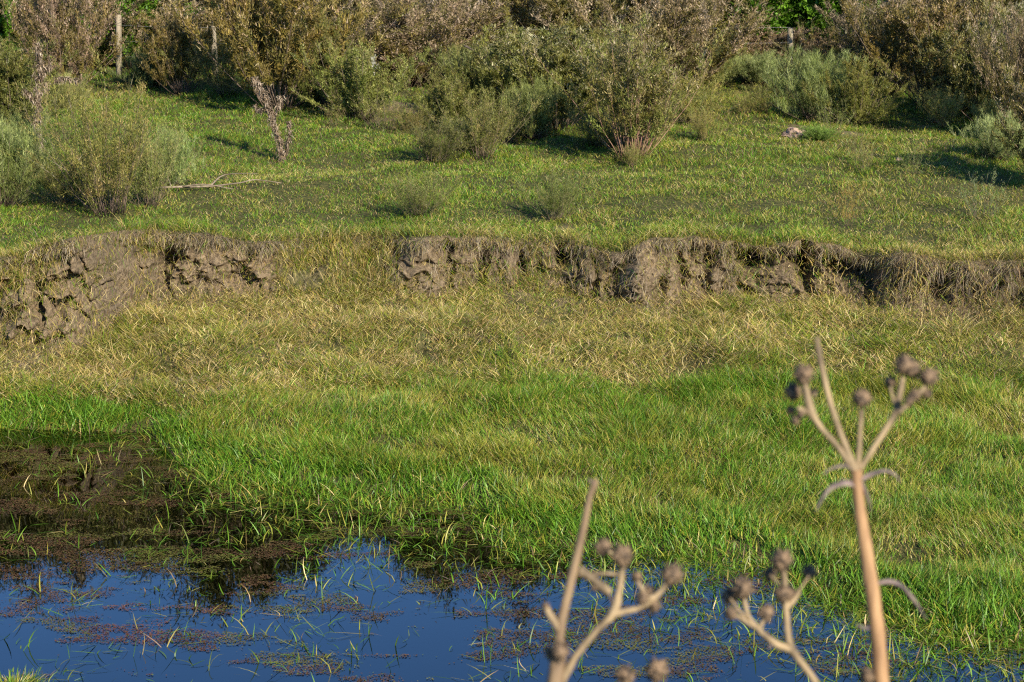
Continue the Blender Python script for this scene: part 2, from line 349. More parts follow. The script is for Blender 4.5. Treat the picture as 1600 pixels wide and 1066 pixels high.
# ------------------------------------------------------------------ grass
LUSH = np.array([(.09, .20, .014), (.13, .27, .018), (.055, .13, .010), (.17, .30, .026)])
YG = np.array([(.27, .28, .03), (.19, .22, .025), (.36, .32, .05), (.12, .155, .018)])
STRAW = np.array([(.62, .47, .16), (.50, .36, .11), (.72, .57, .26), (.40, .27, .09)])
ROOT = np.array([(.26, .20, .13), (.36, .29, .20), (.18, .13, .085), (.42, .34, .22)])
BROWN = np.array([(.22, .15, .09), (.17, .11, .06), (.30, .21, .14)])
def pick(w4, n):
    """w4: (n,4) weights over the four palettes"""
    w4 = np.clip(w4, 1e-4, None); w4 = w4 / w4.sum(1, keepdims=True); r = rng.random(n)
    k = (r[:, None] > np.cumsum(w4, 1)).sum(1).clip(0, 3); C = np.zeros((n, 3))
    for i, P in enumerate((LUSH, YG, STRAW, BROWN)):
        s = k == i; C[s] = P[rng.integers(0, len(P), s.sum())]
    return C * rng.uniform(.8, 1.2, (n, 1)) * rng.uniform(.93, 1.07, (n, 3)), k
def flow(x, y, s=0, f=.6):
    return fbm(x * f, y * f, 10 + s, 2) * 4 * np.pi
def vwid(y): return 0.27 * y + 1.3     # half width of what can be seen at a distance, with a margin
def scatter(n, y0f, y1f, xmax=None):
    y = rng.uniform(10.5, 40, n * 3)
    return None
def sample_band(dens, fa, fb, ylo, yhi):
    """uniform points with density per m2, between the lines fa(x) and fb(x)"""
    W = vwid(yhi); A = 2 * W * (yhi - ylo); n = int(A * dens)
    x = rng.uniform(-W, W, n); y = rng.uniform(ylo, yhi, n)
    m = (np.abs(x) < vwid(y)) & (y > fa(x)) & (y < fb(x)); return x[m], y[m]
def cat(*w):
    return np.stack(np.broadcast_arrays(*w), 1)

# shore and wet flat
x, y = sample_band(11500, lambda x: f_sh(x) - .05, lambda x: f_ft(x) + .25, 10.5, 18.2)
d = y - f_sh(x); fl = f_ft(x) - f_sh(x); cl = fbm(x * 2.3, y * 2.3, 1, 3); big = fbm(x * .7, y * .7, 5, 3)
keep = (rng.random(len(x)) < np.clip(.25 + 2.2 * (.6 * cl + .4 * fbm(x * 6, y * 6, 7, 2) - .3), .25, 1)) & ((d > (fbm(x * 2.6, y * 1.2, 3, 3) - .42) * 1.5) | (rng.random(len(x)) < .33)); x, y, d, fl, cl, big = (a[keep] for a in (x, y, d, fl, cl, big)); n = len(x)
U_ = 800 + x * FPX / y
stripe = np.exp(-((y - f_ft(x)) / .35) ** 2) * sst(700, 830, U_) * (1 - sst(1280, 1400, U_))
edge = 1 - sst(.3, .9, d + (cl - .5) * .9)
lush = np.clip(edge * 1.2 + stripe * 1.5 + (big - .48) * 3.0 + .9 * (fbm(x * 2.1, y * 2.1, 15, 3) > .56), 0, 1.5)
dry = (np.clip((big - .35) * 2.4 * sst(.4, 1.3, d), 0, 1) + .5 * (fbm(x * 2.8, y * 2.8, 9, 3) > .57) + 1.3 * sst(.45, .95, d / fl + (cl - .5) * .8) * (1 - sst(700, 950, U_)) + 1.5 * sst(1150, 1420, U_) * sst(.45, .62, fbm(x * 1.1, y * 1.6, 6, 3)) * sst(.5, 1.2, d)) * (1 - stripe)
C, k = pick(cat(lush + .12, .75 * (1 - .5 * edge), .26 * dry + .04, .08 * dry + .02), n)
ds = sst(0, .8, d)
L = (.02 + .17 * cl + .02 * ds + .035 * (1 - ds)) * rng.uniform(.5, 1.35, n) * (1 + .5 * stripe)
W = rng.uniform(.003, .0055, n) * np.where(k >= 2, .7, 1) * (1 + .5 * edge)
az = np.where(rng.random(n) < .6, rng.uniform(0, 2 * np.pi, n), flow(x, y) + rng.normal(0, .6, n))
e0 = rad(80) - np.abs(rng.normal(0, .42, n)) - .25 * (k >= 2); bend = rng.uniform(.2, 1.5, n)
bank = [blades(np.stack([x, y, ground(x, y) - .01], 1), az, e0, bend, L, W, C, 3)]
def foliage_obj(name, parts, label, cat_):
    o = put(name, parts, M_grass); return tag(o, label, cat_, kind='stuff')
foliage_obj('shore_grass', bank, 'lush green and yellow-green grass on the low flat beside the water', 'grass')

# dry slope
x, y = sample_band(11500, lambda x: f_ft(x) - .15, lambda x: f_b(x) + .12, 15, 21.5)
q = (y - f_ft(x)) / (f_b(x) - f_ft(x)); cl = fbm(x * 2.6, y * 2.6, 2, 3); big = fbm(x * .8, y * .8 + 30, 6, 3)
keep = rng.random(len(x)) < np.clip(.22 + 2.4 * (.6 * cl + .4 * fbm(x * 6, y * 6, 7, 2) - .3), .22, 1); x, y, q, cl, big = (a[keep] for a in (x, y, q, cl, big)); n = len(x)
U_ = 800 + x * FPX / y; qn = q + (fbm(x * 1.6, y * 2.4, 3, 3) - .5) * 1.1; g = (1 - sst(.0, .3, qn)) * .6 + sst(900, 1300, U_) * .4 * (1 - q * .4) + np.clip(big - .5, 0, 1) * 1.4
sp = fbm(x * 2.2, y * 2.2, 12, 3); C, k = pick(cat(.06 + .38 * g, .85, .85 - .45 * g + (sp - .5) * 2.2, .20 + np.clip(sp - .5, 0, 1)), n)
L = (.03 + .15 * cl) * rng.uniform(.5, 1.35, n) * (1 - .35 * sst(.75, 1, q))
W = rng.uniform(.0035, .006, n); az = np.where(rng.random(n) < .65, rng.uniform(0, 6.28, n), flow(x, y, 1, 1.1) + rng.normal(0, .6, n))
lie = rng.random(n) < .45
e0 = np.where(lie, rng.uniform(.1, .8, n), rad(72) - np.abs(rng.normal(0, .35, n))); bend = np.where(lie, rng.uniform(-.4, .9, n), rng.uniform(.4, 2.2, n))
P = np.stack([x, y, ground(x, y) + np.where(lie, rng.uniform(0, .11, n), -.01)], 1)
slope = [blades(P, az, e0, bend, L, W, C, 3, rng.normal(0, .8, n))]
# long straw stalks lying over the tangle
n = 5200; x, y = sample_band(n / 60., lambda x: f_ft(x) + .1, lambda x: f_b(x) + .1, 15.5, 21); n = len(x)
C = STRAW[rng.integers(0, 4, n)] * rng.uniform(.8, 1.15, (n, 1))
slope.append(blades(np.stack([x, y, ground(x, y) + rng.uniform(.03, .13, n)], 1), rng.uniform(0, 6.28, n), rng.uniform(.1, 1.0, n), rng.uniform(.3, 2, n), rng.uniform(.12, .36, n), rng.uniform(.003, .005, n), C, 5, rng.normal(0, 1.5, n)))
foliage_obj('bank_grass', slope, 'tangled yellow and straw-coloured grass on the slope below the soil face', 'grass')

# soil face: overhanging turf, roots, tufts
def on_face(x, q):
    y, z = face(x, q); return np.stack([x, y, z], 1)
n = 110000; x = rng.uniform(-7.2, 7.2, n); q = rng.random(n); br = f_bare(x)
left = 1 - sst(-3.9, -3.3, x); cov = (1 - br) * .95 + .05 + .4 * (1 - sst(.0, .15, q)) + .35 * sst(.9, 1, q) + left * (.22 + .9 * sst(.40, .7, q + (fbm(x * 2, q * 2, 9) - .5) * .9)); cov = cov * sst(.22, .5, fbm(x * 3, q * 4, 3))
m = rng.random(n) < cov; x, q, br = x[m], q[m], br[m]; n = len(x)
right = sst(1330, 1380, ucol(x))
C, k = pick(cat(np.full(n, .10), .6 - .35 * right, .5 + .15 * right, .2 + .25 * right), n)
az = -np.pi / 2 + rng.normal(0, .9, n); down = rng.random(n) < .35 + .3 * right
e0 = np.where(down, rng.uniform(-.2, .6, n), rng.uniform(.5, 1.4, n)); bend = np.where(down, rng.uniform(.8, 2, n), rng.uniform(.3, 2.0, n))
fc = [blades(on_face(x, q), az, e0, bend, rng.uniform(.07, .22, n) * (1 + .4 * right), rng.uniform(.0035, .0055, n), C, 3, rng.normal(0, .5, n))]
# hanging fringe under the turf edge
n = 20000; x = rng.uniform(-7.2, 7.2, n); m = rng.random(n) < .12 + sst(.35, .6, fbm(x * 3.1, x * 0, 2)) ; x = x[m]; n = len(x); q = 1 - np.abs(rng.normal(0, .08, n)); q = np.clip(q, .6, 1)
C, k = pick(cat(np.full(n, .05), np.full(n, .25), np.full(n, .65), np.full(n, .4)), n)
C = np.where((rng.random(n) < .75)[:, None], ROOT[rng.integers(0, 4, n)] * rng.uniform(.8, 1.15, (n, 1)), C)
fc.append(blades(on_face(x, q) + np.array([0, -.02, 0]), -np.pi / 2 + rng.normal(0, .8, n), rng.uniform(-.6, .7, n), rng.uniform(.6, 1.6, n), rng.uniform(.04, .17, n), rng.uniform(.003, .005, n), C, 4, rng.normal(0, .8, n)))
# roots and dry stems hanging over the dark soil on the right
n = 16000; x = rng.uniform(-7.2, 7.2, n); x = np.where(rng.random(n) < .55, rng.uniform(3.4, 7.2, n), x); m = rng.random(n) < .3 + .7 * sst(.4, .6, fbm(x * 4, x * 0 + 7, 3)); m[x < -3.2] &= rng.random((x < -3.2).sum()) < .3; x = x[m]; n = len(x); q = rng.random(n)
C = ROOT[rng.integers(0, 4, n)] * rng.uniform(.8, 1.2, (n, 1))
fc.append(blades(on_face(x, q) + np.array([0, -.015, 0]), -np.pi / 2 + rng.normal(0, 1.0, n), rng.uniform(-1.2, .4, n), rng.uniform(.1, 1.2, n), rng.uniform(.06, .26, n), rng.uniform(.0025, .0045, n), C, 4, rng.normal(0, 1.2, n)))
foliage_obj('face_grass', fc, 'dry roots and grass hanging from the turf edge over the bare soil face', 'grass')

# meadow turf
x, y = sample_band(3000, lambda x: f_t(x) - .02, lambda x: x * 0 + 60, 17.5, 31)
x2, y2 = sample_band(800, lambda x: x * 0 + 31, lambda x: x * 0 + 60, 31, 46)
x = np.concatenate([x, x2]); y = np.concatenate([y, y2])
x3, y3 = sample_band(3200, lambda x: f_t(x) - .06, lambda x: f_t(x) + .9, 17.5, 22.5); x = np.concatenate([x, x3]); y = np.concatenate([y, y3])
cl = fbm(x * 1.7, y * 1.7, 3, 3); big = fbm(x * .45, y * .45, 8, 3); cl = .5 * cl + .5 * fbm(x * 5, y * 5, 4, 2); pm = patchmask(x, y)
m = (rng.random(len(x)) < (1 - pm * .93) * np.clip(.35 + 2.0 * (cl - .3), .3, 1)); x, y, cl, big = x[m], y[m], cl[m], big[m]; n = len(x)
d = y - f_t(x); rim = 1 - sst(.0, .45, d); U_ = 800 + x * FPX / y
rg = sst(650, 1200, U_) * .35
C, k = pick(cat(.75 - rim * .35 + (big - .5) * 1.2, .5 + rg, (.30 + .35 * rim + (.55 - big) * 1.2 + rg * .5) * sst(.35, .6, fbm(x * 2.7, y * 2.7, 13, 3) + .08), .12 + .12 * rim + .3 * (fbm(x * 2, y * 2, 14, 3) > .58)), n)
L = (.01 + .09 * cl + .06 * rim) * (1 + .6 * sst(.57, .66, fbm(x * 2.2, y * 2.2, 15, 3))) * rng.uniform(.5, 1.5, n) * (1 + np.clip((y - 24) * .02, 0, .4)); W = rng.uniform(.0035, .0065, n) * (1 + np.clip((y - 22) * .04, 0, .8)) * np.where(k >= 2, .75, 1)
lie = (k >= 2) & (rng.random(n) < .7)
e0 = np.where(lie, rng.uniform(.1, .7, n), rad(68) - np.abs(rng.normal(0, .4, n))); bend = rng.uniform(.2, 1.6, n)
mead = [blades(np.stack([x, y, ground(x, y) - .005 + np.where(lie, rng.uniform(0, .05, n), 0)], 1), rng.uniform(0, 6.28, n), e0, bend, L, W, C, 2)]
foliage_obj('meadow_grass', mead, 'short green turf with straw flecks on the meadow above the bank', 'grass')

# grass standing and floating in the water
def water_blades():
    x, y = sample_band(1900, lambda x: f_sh(x) - 4.8, lambda x: f_sh(x) + .05, 9.2, 17); d = f_sh(x) - y
    U_ = 800 + x * FPX / y
    clump = sst(.45, .72, fbm(x * 1.8, y * 1.8, 11, 3))
    lf = sst(250, 330, U_); p = np.exp(-d / .30) * (.35 + .65 * lf) * (.25 + 1.1 * sst(.4, .65, fbm(x * 2.4, y * 2, 4, 3))) + .13 * np.exp(-d / .6) * lf + .028 * clump + .006 + .10 * np.exp(-d / 1.1) * sst(1180, 1300, U_) + .05 * np.exp(-d / .7) * lf
    m = rng.random(len(x)) < p; return x[m], y[m], d[m]
x, y, d = water_blades(); T = rng.integers(1, 5, len(x)); x = np.repeat(x, T); y = np.repeat(y, T); d = np.repeat(d, T); n = len(x)
x = x + rng.normal(0, .035, n); y = y + rng.normal(0, .035, n)
C, k = pick(cat(np.full(n, .8), np.full(n, .5), np.full(n, .06), np.full(n, .05)), n)
flat = rng.random(n) < .5
e0 = np.where(flat, rng.uniform(.03, .2, n), rng.uniform(.5, 1.4, n)); bend = np.where(flat, .12, rng.uniform(-.1, 1.8, n))
L = rng.uniform(.05, .19, n) * np.where(flat, 1.1, 1); W = rng.uniform(.004, .008, n)
wg = [blades(np.stack([x, y, np.where(flat, .004, -.01)], 1), rng.uniform(0, 6.28, n), e0, bend, L, W, C, 3, rng.normal(0, .4, n))]
# clump cut by the lower left corner
n = 900; r = np.abs(rng.normal(0, .09, n)); a = rng.uniform(0, 6.28, n); cx, cy = hit(30, 1062, 0)
C, k = pick(cat(np.full(n, .5), np.full(n, .7), np.full(n, .15), np.full(n, .05)), n)
wg.append(blades(np.stack([cx + r * 2 * np.cos(a), cy - .1 + r * np.sin(a), np.full(n, -.01)], 1), a, rng.uniform(.2, 1.2, n), rng.uniform(.2, 1.4, n), rng.uniform(.04, .10, n), rng.uniform(.004, .006, n), C, 3))
foliage_obj('water_grass', wg, 'green grass blades poking through and floating on the pond', 'water grass')

# brown floating weed mats
MATS = [(560, 884, 70, 9), (640, 878, 40, 6), (600, 975, 55, 16), (575, 1030, 60, 16), (500, 1028, 70, 22), (640, 1056, 55, 12), (1050, 975, 110, 26), (960, 990, 80, 18), (1090, 960, 60, 16), (960, 1058, 70, 14),
        (1010, 1050, 60, 10), (200, 880, 110, 16), (90, 940, 110, 14), (230, 915, 70, 10), (110, 985, 80, 14), (320, 860, 60, 8), (440, 945, 60, 12), (430, 910, 50, 8), (760, 985, 14, 5), (810, 1025, 30, 6),
        (830, 905, 60, 9), (500, 832, 70, 7), (200, 800, 90, 9), (60, 745, 70, 8), (370, 775, 70, 7), (110, 835, 70, 7), (560, 800, 60, 6), (1250, 985, 60, 9), (1420, 1000, 130, 12), (1500, 1035, 90, 9), (1180, 965, 70, 8), (690, 830, 60, 7), (60, 1000, 70, 12), (330, 985, 50, 10)]
X = rng.uniform(-5.2, 5.2, 850000); Y = rng.uniform(9.6, 16.8, 850000); dd = f_sh(X) - Y
wx = X + (fbm(X * 2, Y * 2, 3) - .5) * .8; wy = Y + (fbm(X * 2, Y * 2, 6) - .5) * .35; bias = X * 0
for u, v, wu, wv in MATS:
    cx, cy = hit(u, v, 0); sx = wu / FPX * cy; sy = abs(hit(u, v - wv, 0)[1] - cy)
    bias = np.maximum(bias, np.exp(-((wx - cx) / sx / 1.5) ** 2 - ((wy - cy) / sy / 1.5) ** 2))
nz = fbm(X * 2.0, Y * 4.2, 12, 5) + .13 * bias + .045 * np.exp(-dd / .6); k = (dd > 0) & (rng.random(len(X)) < .035 * sst(.48, .60, nz) + .85 * sst(.585, .65, nz)); mx_, my_ = [X[k]], [Y[k]]
X = np.concatenate(mx_); Y = np.concatenate(my_); k = Y < f_sh(X); X, Y = X[k], Y[k]; n = len(X)
red = fbm(X * .9, Y * .9, 14, 2)[:, None]
C = (np.array([[.17, .065, .035]]) * (1 - red) + np.array([[.12, .085, .025]]) * red) * rng.uniform(.5, 1.35, (n, 1)) * rng.uniform(.9, 1.1, (n, 3))
C = np.where((fbm(X * 1.4 + 3, Y * 2.6, 5, 3) > .56)[:, None] & (rng.random(n) < .7)[:, None], C * .3 + np.array([.12, .13, .02]), C); C[rng.random(n) < .04] = (.16, .22, .04)
s = rng.uniform(.003, .0085, n); a = rng.uniform(0, 6.28, n)
tl = rng.normal(0, .3, n); Z = rng.uniform(.003, .007, n)
V = np.zeros((n, 4, 3))
for j in range(4):
    aa = a + j * np.pi / 2; sj = s * (1 if j % 2 else .6); V[:, j, 0] = X + np.cos(aa) * sj; V[:, j, 1] = Y + np.sin(aa) * sj; V[:, j, 2] = Z + np.cos(aa) * sj * tl * .5
o = mesh('floating_weed', V.reshape(-1, 3), None, (np.arange(n) * 4)[:, None] + np.arange(4), M_weed, np.repeat(C, 4, 0)); tag(o, 'reddish brown floating weed in loose mats on the pond', 'pond weed', kind='stuff')

# near bank turf (outside the frame, below the camera)
n = 30000; x = rng.uniform(-5, 5, n); y = rng.uniform(1.0, 6.8, n); C, k = pick(cat(np.full(n, .5), np.full(n, .5), np.full(n, .4), np.full(n, .1)), n)
foliage_obj('near_grass', [blades(np.stack([x, y, ground(x, y)], 1), rng.uniform(0, 6.28, n), rng.uniform(.6, 1.4, n), rng.uniform(.3, 1.4, n), rng.uniform(.06, .16, n), rng.uniform(.004, .007, n), C, 2)], 'short mixed grass on the near bank', 'grass')
#@@PLANTS
# ------------------------------------------------------------------ shrubs and trees (each kind is modelled once, its copies share the meshes)
def lerp(a, b, t): return a + (b - a) * t
def stem_set(r, n, H, R, spread, base_r, segs=5, wander=.06):
    """n diverging stems: arrays (n, segs+1, 3)"""
    a = r.uniform(0, 2 * np.pi, n); tilt = np.abs(r.normal(0, spread, n)); L = H * r.uniform(.55, 1.05, n)
    P = np.zeros((n, segs + 1, 3)); P[:, 0, 0] = np.cos(a) * base_r * r.random(n); P[:, 0, 1] = np.sin(a) * base_r * r.random(n)
    for j in range(segs):
        t = tilt * (1.15 - .5 * j / segs); t = np.clip(t, 0, 1.35)
        d = np.stack([np.sin(t) * np.cos(a), np.sin(t) * np.sin(a), np.cos(t)], 1) + r.normal(0, wander, (n, 3))
        P[:, j + 1] = P[:, j] + d * (L / segs)[:, None]
    P[:, :, 0] *= R; P[:, :, 1] *= R; return P
def along(P, i, t):
    s = P.shape[1] - 1; k = np.minimum((t * s).astype(int), s - 1); f = (t * s - k)[:, None]
    a = P[i, k]; b = P[i, k + 1]; return a + (b - a) * f, (b - a) / (np.linalg.norm(b - a, axis=1)[:, None] + 1e-9)
def shrub(seed, H=1.8, R=1., nst=40, spread=.45, ntw=12, tw=.35, nleaf=24, ll=.035, lw=.010, t0=.25, pal=None, toppal=None, topw=.6, rs=.008, up=.4, woodm=None, droop=.2, tcol=None):
    global rng
    r = np.random.default_rng(seed); P = stem_set(r, nst, H, R, spread, .16)
    parts = [tube(P[i], [rs * (1 - .16 * j) for j in range(P.shape[1])], 4) for i in range(nst)]
    m = nst * ntw; i = np.repeat(np.arange(nst), ntw); t = t0 + (1 - t0) * r.random(m) ** .8; o, d = along(P, i, t)
    td = d * .7 + r.normal(0, .45, (m, 3)) + np.array([0, 0, up]); td /= np.linalg.norm(td, axis=1)[:, None]
    tl = tw * r.uniform(.4, 1.2, m) * (H / 1.8); e = o + td * tl[:, None]
    az = np.arctan2(td[:, 1], td[:, 0]); el = np.arcsin(td[:, 2].clip(-1, 1))
    tws = blades(o, az, el, np.full(m, .2), tl, np.full(m, .005), np.tile(np.array(tcol or (.12, .085, .055)), (m, 1)), 1)
    wood = join(parts)
    # leaves heavy-tailed over the twigs so that the crown gets clumps and gaps
    wgt = r.gamma(.9, 1, m); cnt = r.poisson(nleaf * wgt); q = np.repeat(np.arange(m), cnt); n = len(q)
    s = r.random(n); p = o[q] + (e - o)[q] * s[:, None] + r.normal(0, .018 * H / 1.8, (n, 3))
    dd = td[q] + r.normal(0, .6, (n, 3)); dd /= np.linalg.norm(dd, axis=1)[:, None]
    hz = p[:, 2] / H; pt = np.clip((hz - .35) * topw * 1.8, 0, 1) * (.35 + .65 * (r.random(m)[q] < .7))
    A = np.array(pal); B = np.array(toppal if toppal is not None else pal)
    C = np.where((r.random(n) < pt)[:, None], B[r.integers(0, len(B), m)[q]], A[r.integers(0, len(A), m)[q]]) * r.uniform(.7, 1.3, (n, 1))
    old = rng; rng = r
    lf = blades(p, np.arctan2(dd[:, 1], dd[:, 0]), np.arcsin(dd[:, 2].clip(-1, 1)), np.full(n, droop), ll * r.uniform(.6, 1.4, n), lw * r.uniform(.7, 1.3, n), C, 1); lf = join([lf, tws])
    rng = old
    return wood, lf, woodm or M_twig
OLIVE = [(.17, .145, .035), (.21, .165, .045), (.13, .125, .035), (.21, .175, .065)]
BRN = [(.28, .21, .13), (.35, .265, .18), (.24, .18, .095), (.40, .32, .23), (.23, .20, .085)]
GREY = [(.22, .235, .075), (.28, .29, .10), (.175, .19, .055), (.33, .325, .13)]
DKG = [(.13, .145, .03), (.17, .18, .04), (.205, .20, .05)]
GRN = [(.085, .185, .012), (.12, .24, .017), (.06, .13, .010), (.14, .27, .02)]
WSP = [(.22, .22, .055), (.26, .24, .07), (.18, .195, .045), (.34, .26, .11)]
KINDS_ = {
 'olive': [(dict(seed=s, nst=46, ntw=18, nleaf=62, ll=.055, lw=.014, pal=OLIVE, toppal=BRN, topw=.5, spread=.42), 1.8, 1.) for s in (1, 2, 3)],
 'brown': [(dict(seed=s, nst=50, ntw=18, nleaf=62, ll=.055, lw=.014, t0=.1, pal=OLIVE + BRN[:2], toppal=BRN, topw=.9, spread=.42, H=2.2, tw=.4), 2.2, 1.) for s in (4, 5, 6)],
 'green': [(dict(seed=s, nst=44, ntw=18, nleaf=60, ll=.05, lw=.013, t0=.08, pal=DKG, toppal=OLIVE, topw=.5, spread=.45), 1.8, 1.) for s in (7, 8)],
 'broom': [(dict(seed=s, nst=110, ntw=16, nleaf=18, pal=GREY, spread=.38, ll=.11, lw=.006, H=1.2, up=1.0, tw=.4, t0=.1, rs=.004, topw=0, droop=-.1, tcol=(.15, .17, .08)), 1.2, 1.) for s in (9, 10)],
 'wisp': [(dict(seed=s, nst=44, ntw=20, nleaf=24, pal=WSP, toppal=WSP, spread=.36, ll=.04, lw=.006, H=1.5, t0=.16, rs=.0035, tw=.34, tcol=(.14, .13, .06)), 1.5, 1.) for s in (11, 12)],
 'faint': [(dict(seed=s, nst=26, ntw=12, nleaf=9, pal=WSP, toppal=WSP, spread=.42, ll=.035, lw=.006, H=1.5, t0=.2, rs=.0025, tw=.3, tcol=(.17, .15, .07)), 1.5, 1.) for s in (21, 22)],
 'red': [(dict(seed=s, nst=64, ntw=16, nleaf=40, ll=.05, lw=.011, pal=OLIVE + WSP, toppal=BRN[:3], topw=.5, spread=.34, H=1.8, t0=.3, rs=.006), 1.8, 1.) for s in (13,)],
 'leafy': [(dict(seed=s, nst=40, ntw=18, nleaf=60, pal=GRN, spread=.5, ll=.07, lw=.04, H=2.6, t0=.15), 2.6, 1.) for s in (14, 15)],
}
_cache = {}
def plantkind(kind, i):
    key = (kind, i)
    if key not in _cache:
        kw, H, _ = KINDS_[kind][i]; kw = dict(kw); kw['H'] = H
        wood, lf, wm = shrub(**kw, woodm=M_redtwig if kind == 'red' else M_twig)
        _cache[key] = (mesh('stems', *wood[:1], wood[1], wood[2], wm, wood[3]), mesh('foliage', lf[0], lf[1], lf[2], M_leaf, lf[3]), H, lf[0], [0])
    return _cache[key]
def place(name, kind, i, x, y, hm, wm_, label, cat_, group=None, tint=(1, 1, 1), rz=None):
    st, fo, H, lv, used = plantkind(kind, i)
    W = np.percentile(lv[:, 0], 97) - np.percentile(lv[:, 0], 3); Ht = np.percentile(lv[:, 2], 98)
    t = thing(name, (x, y, float(ground(x, y)) - .02), label, cat_, group)
    t.scale = (wm_ / W, wm_ / W, hm / Ht); t.rotation_euler = (0, 0, random.uniform(0, 6.28) if rz is None else rz)
    for src in (st, fo):
        if used[0] == 0: c = src
        else: c = src.copy(); sc.collection.objects.link(c)
        c.parent = t; c.color = (*tint, 1)
    used[0] = 1; return t
def gpos(u, v):
    """photo pixel -> point where the view ray meets the meadow"""
    cx, cy = (u - 800) / FPX, (533 - v) / FPX
    ry = math.cos(PITCH) + cy * math.sin(PITCH); rz = -math.sin(PITCH) + cy * math.cos(PITCH)
    lo = 17.0 / ry
    t = lo
    while t < 90 and HC + rz * t > float(ground(cx * t, ry * t)): t += .05
    return cx * t, ry * t
random.seed(4)
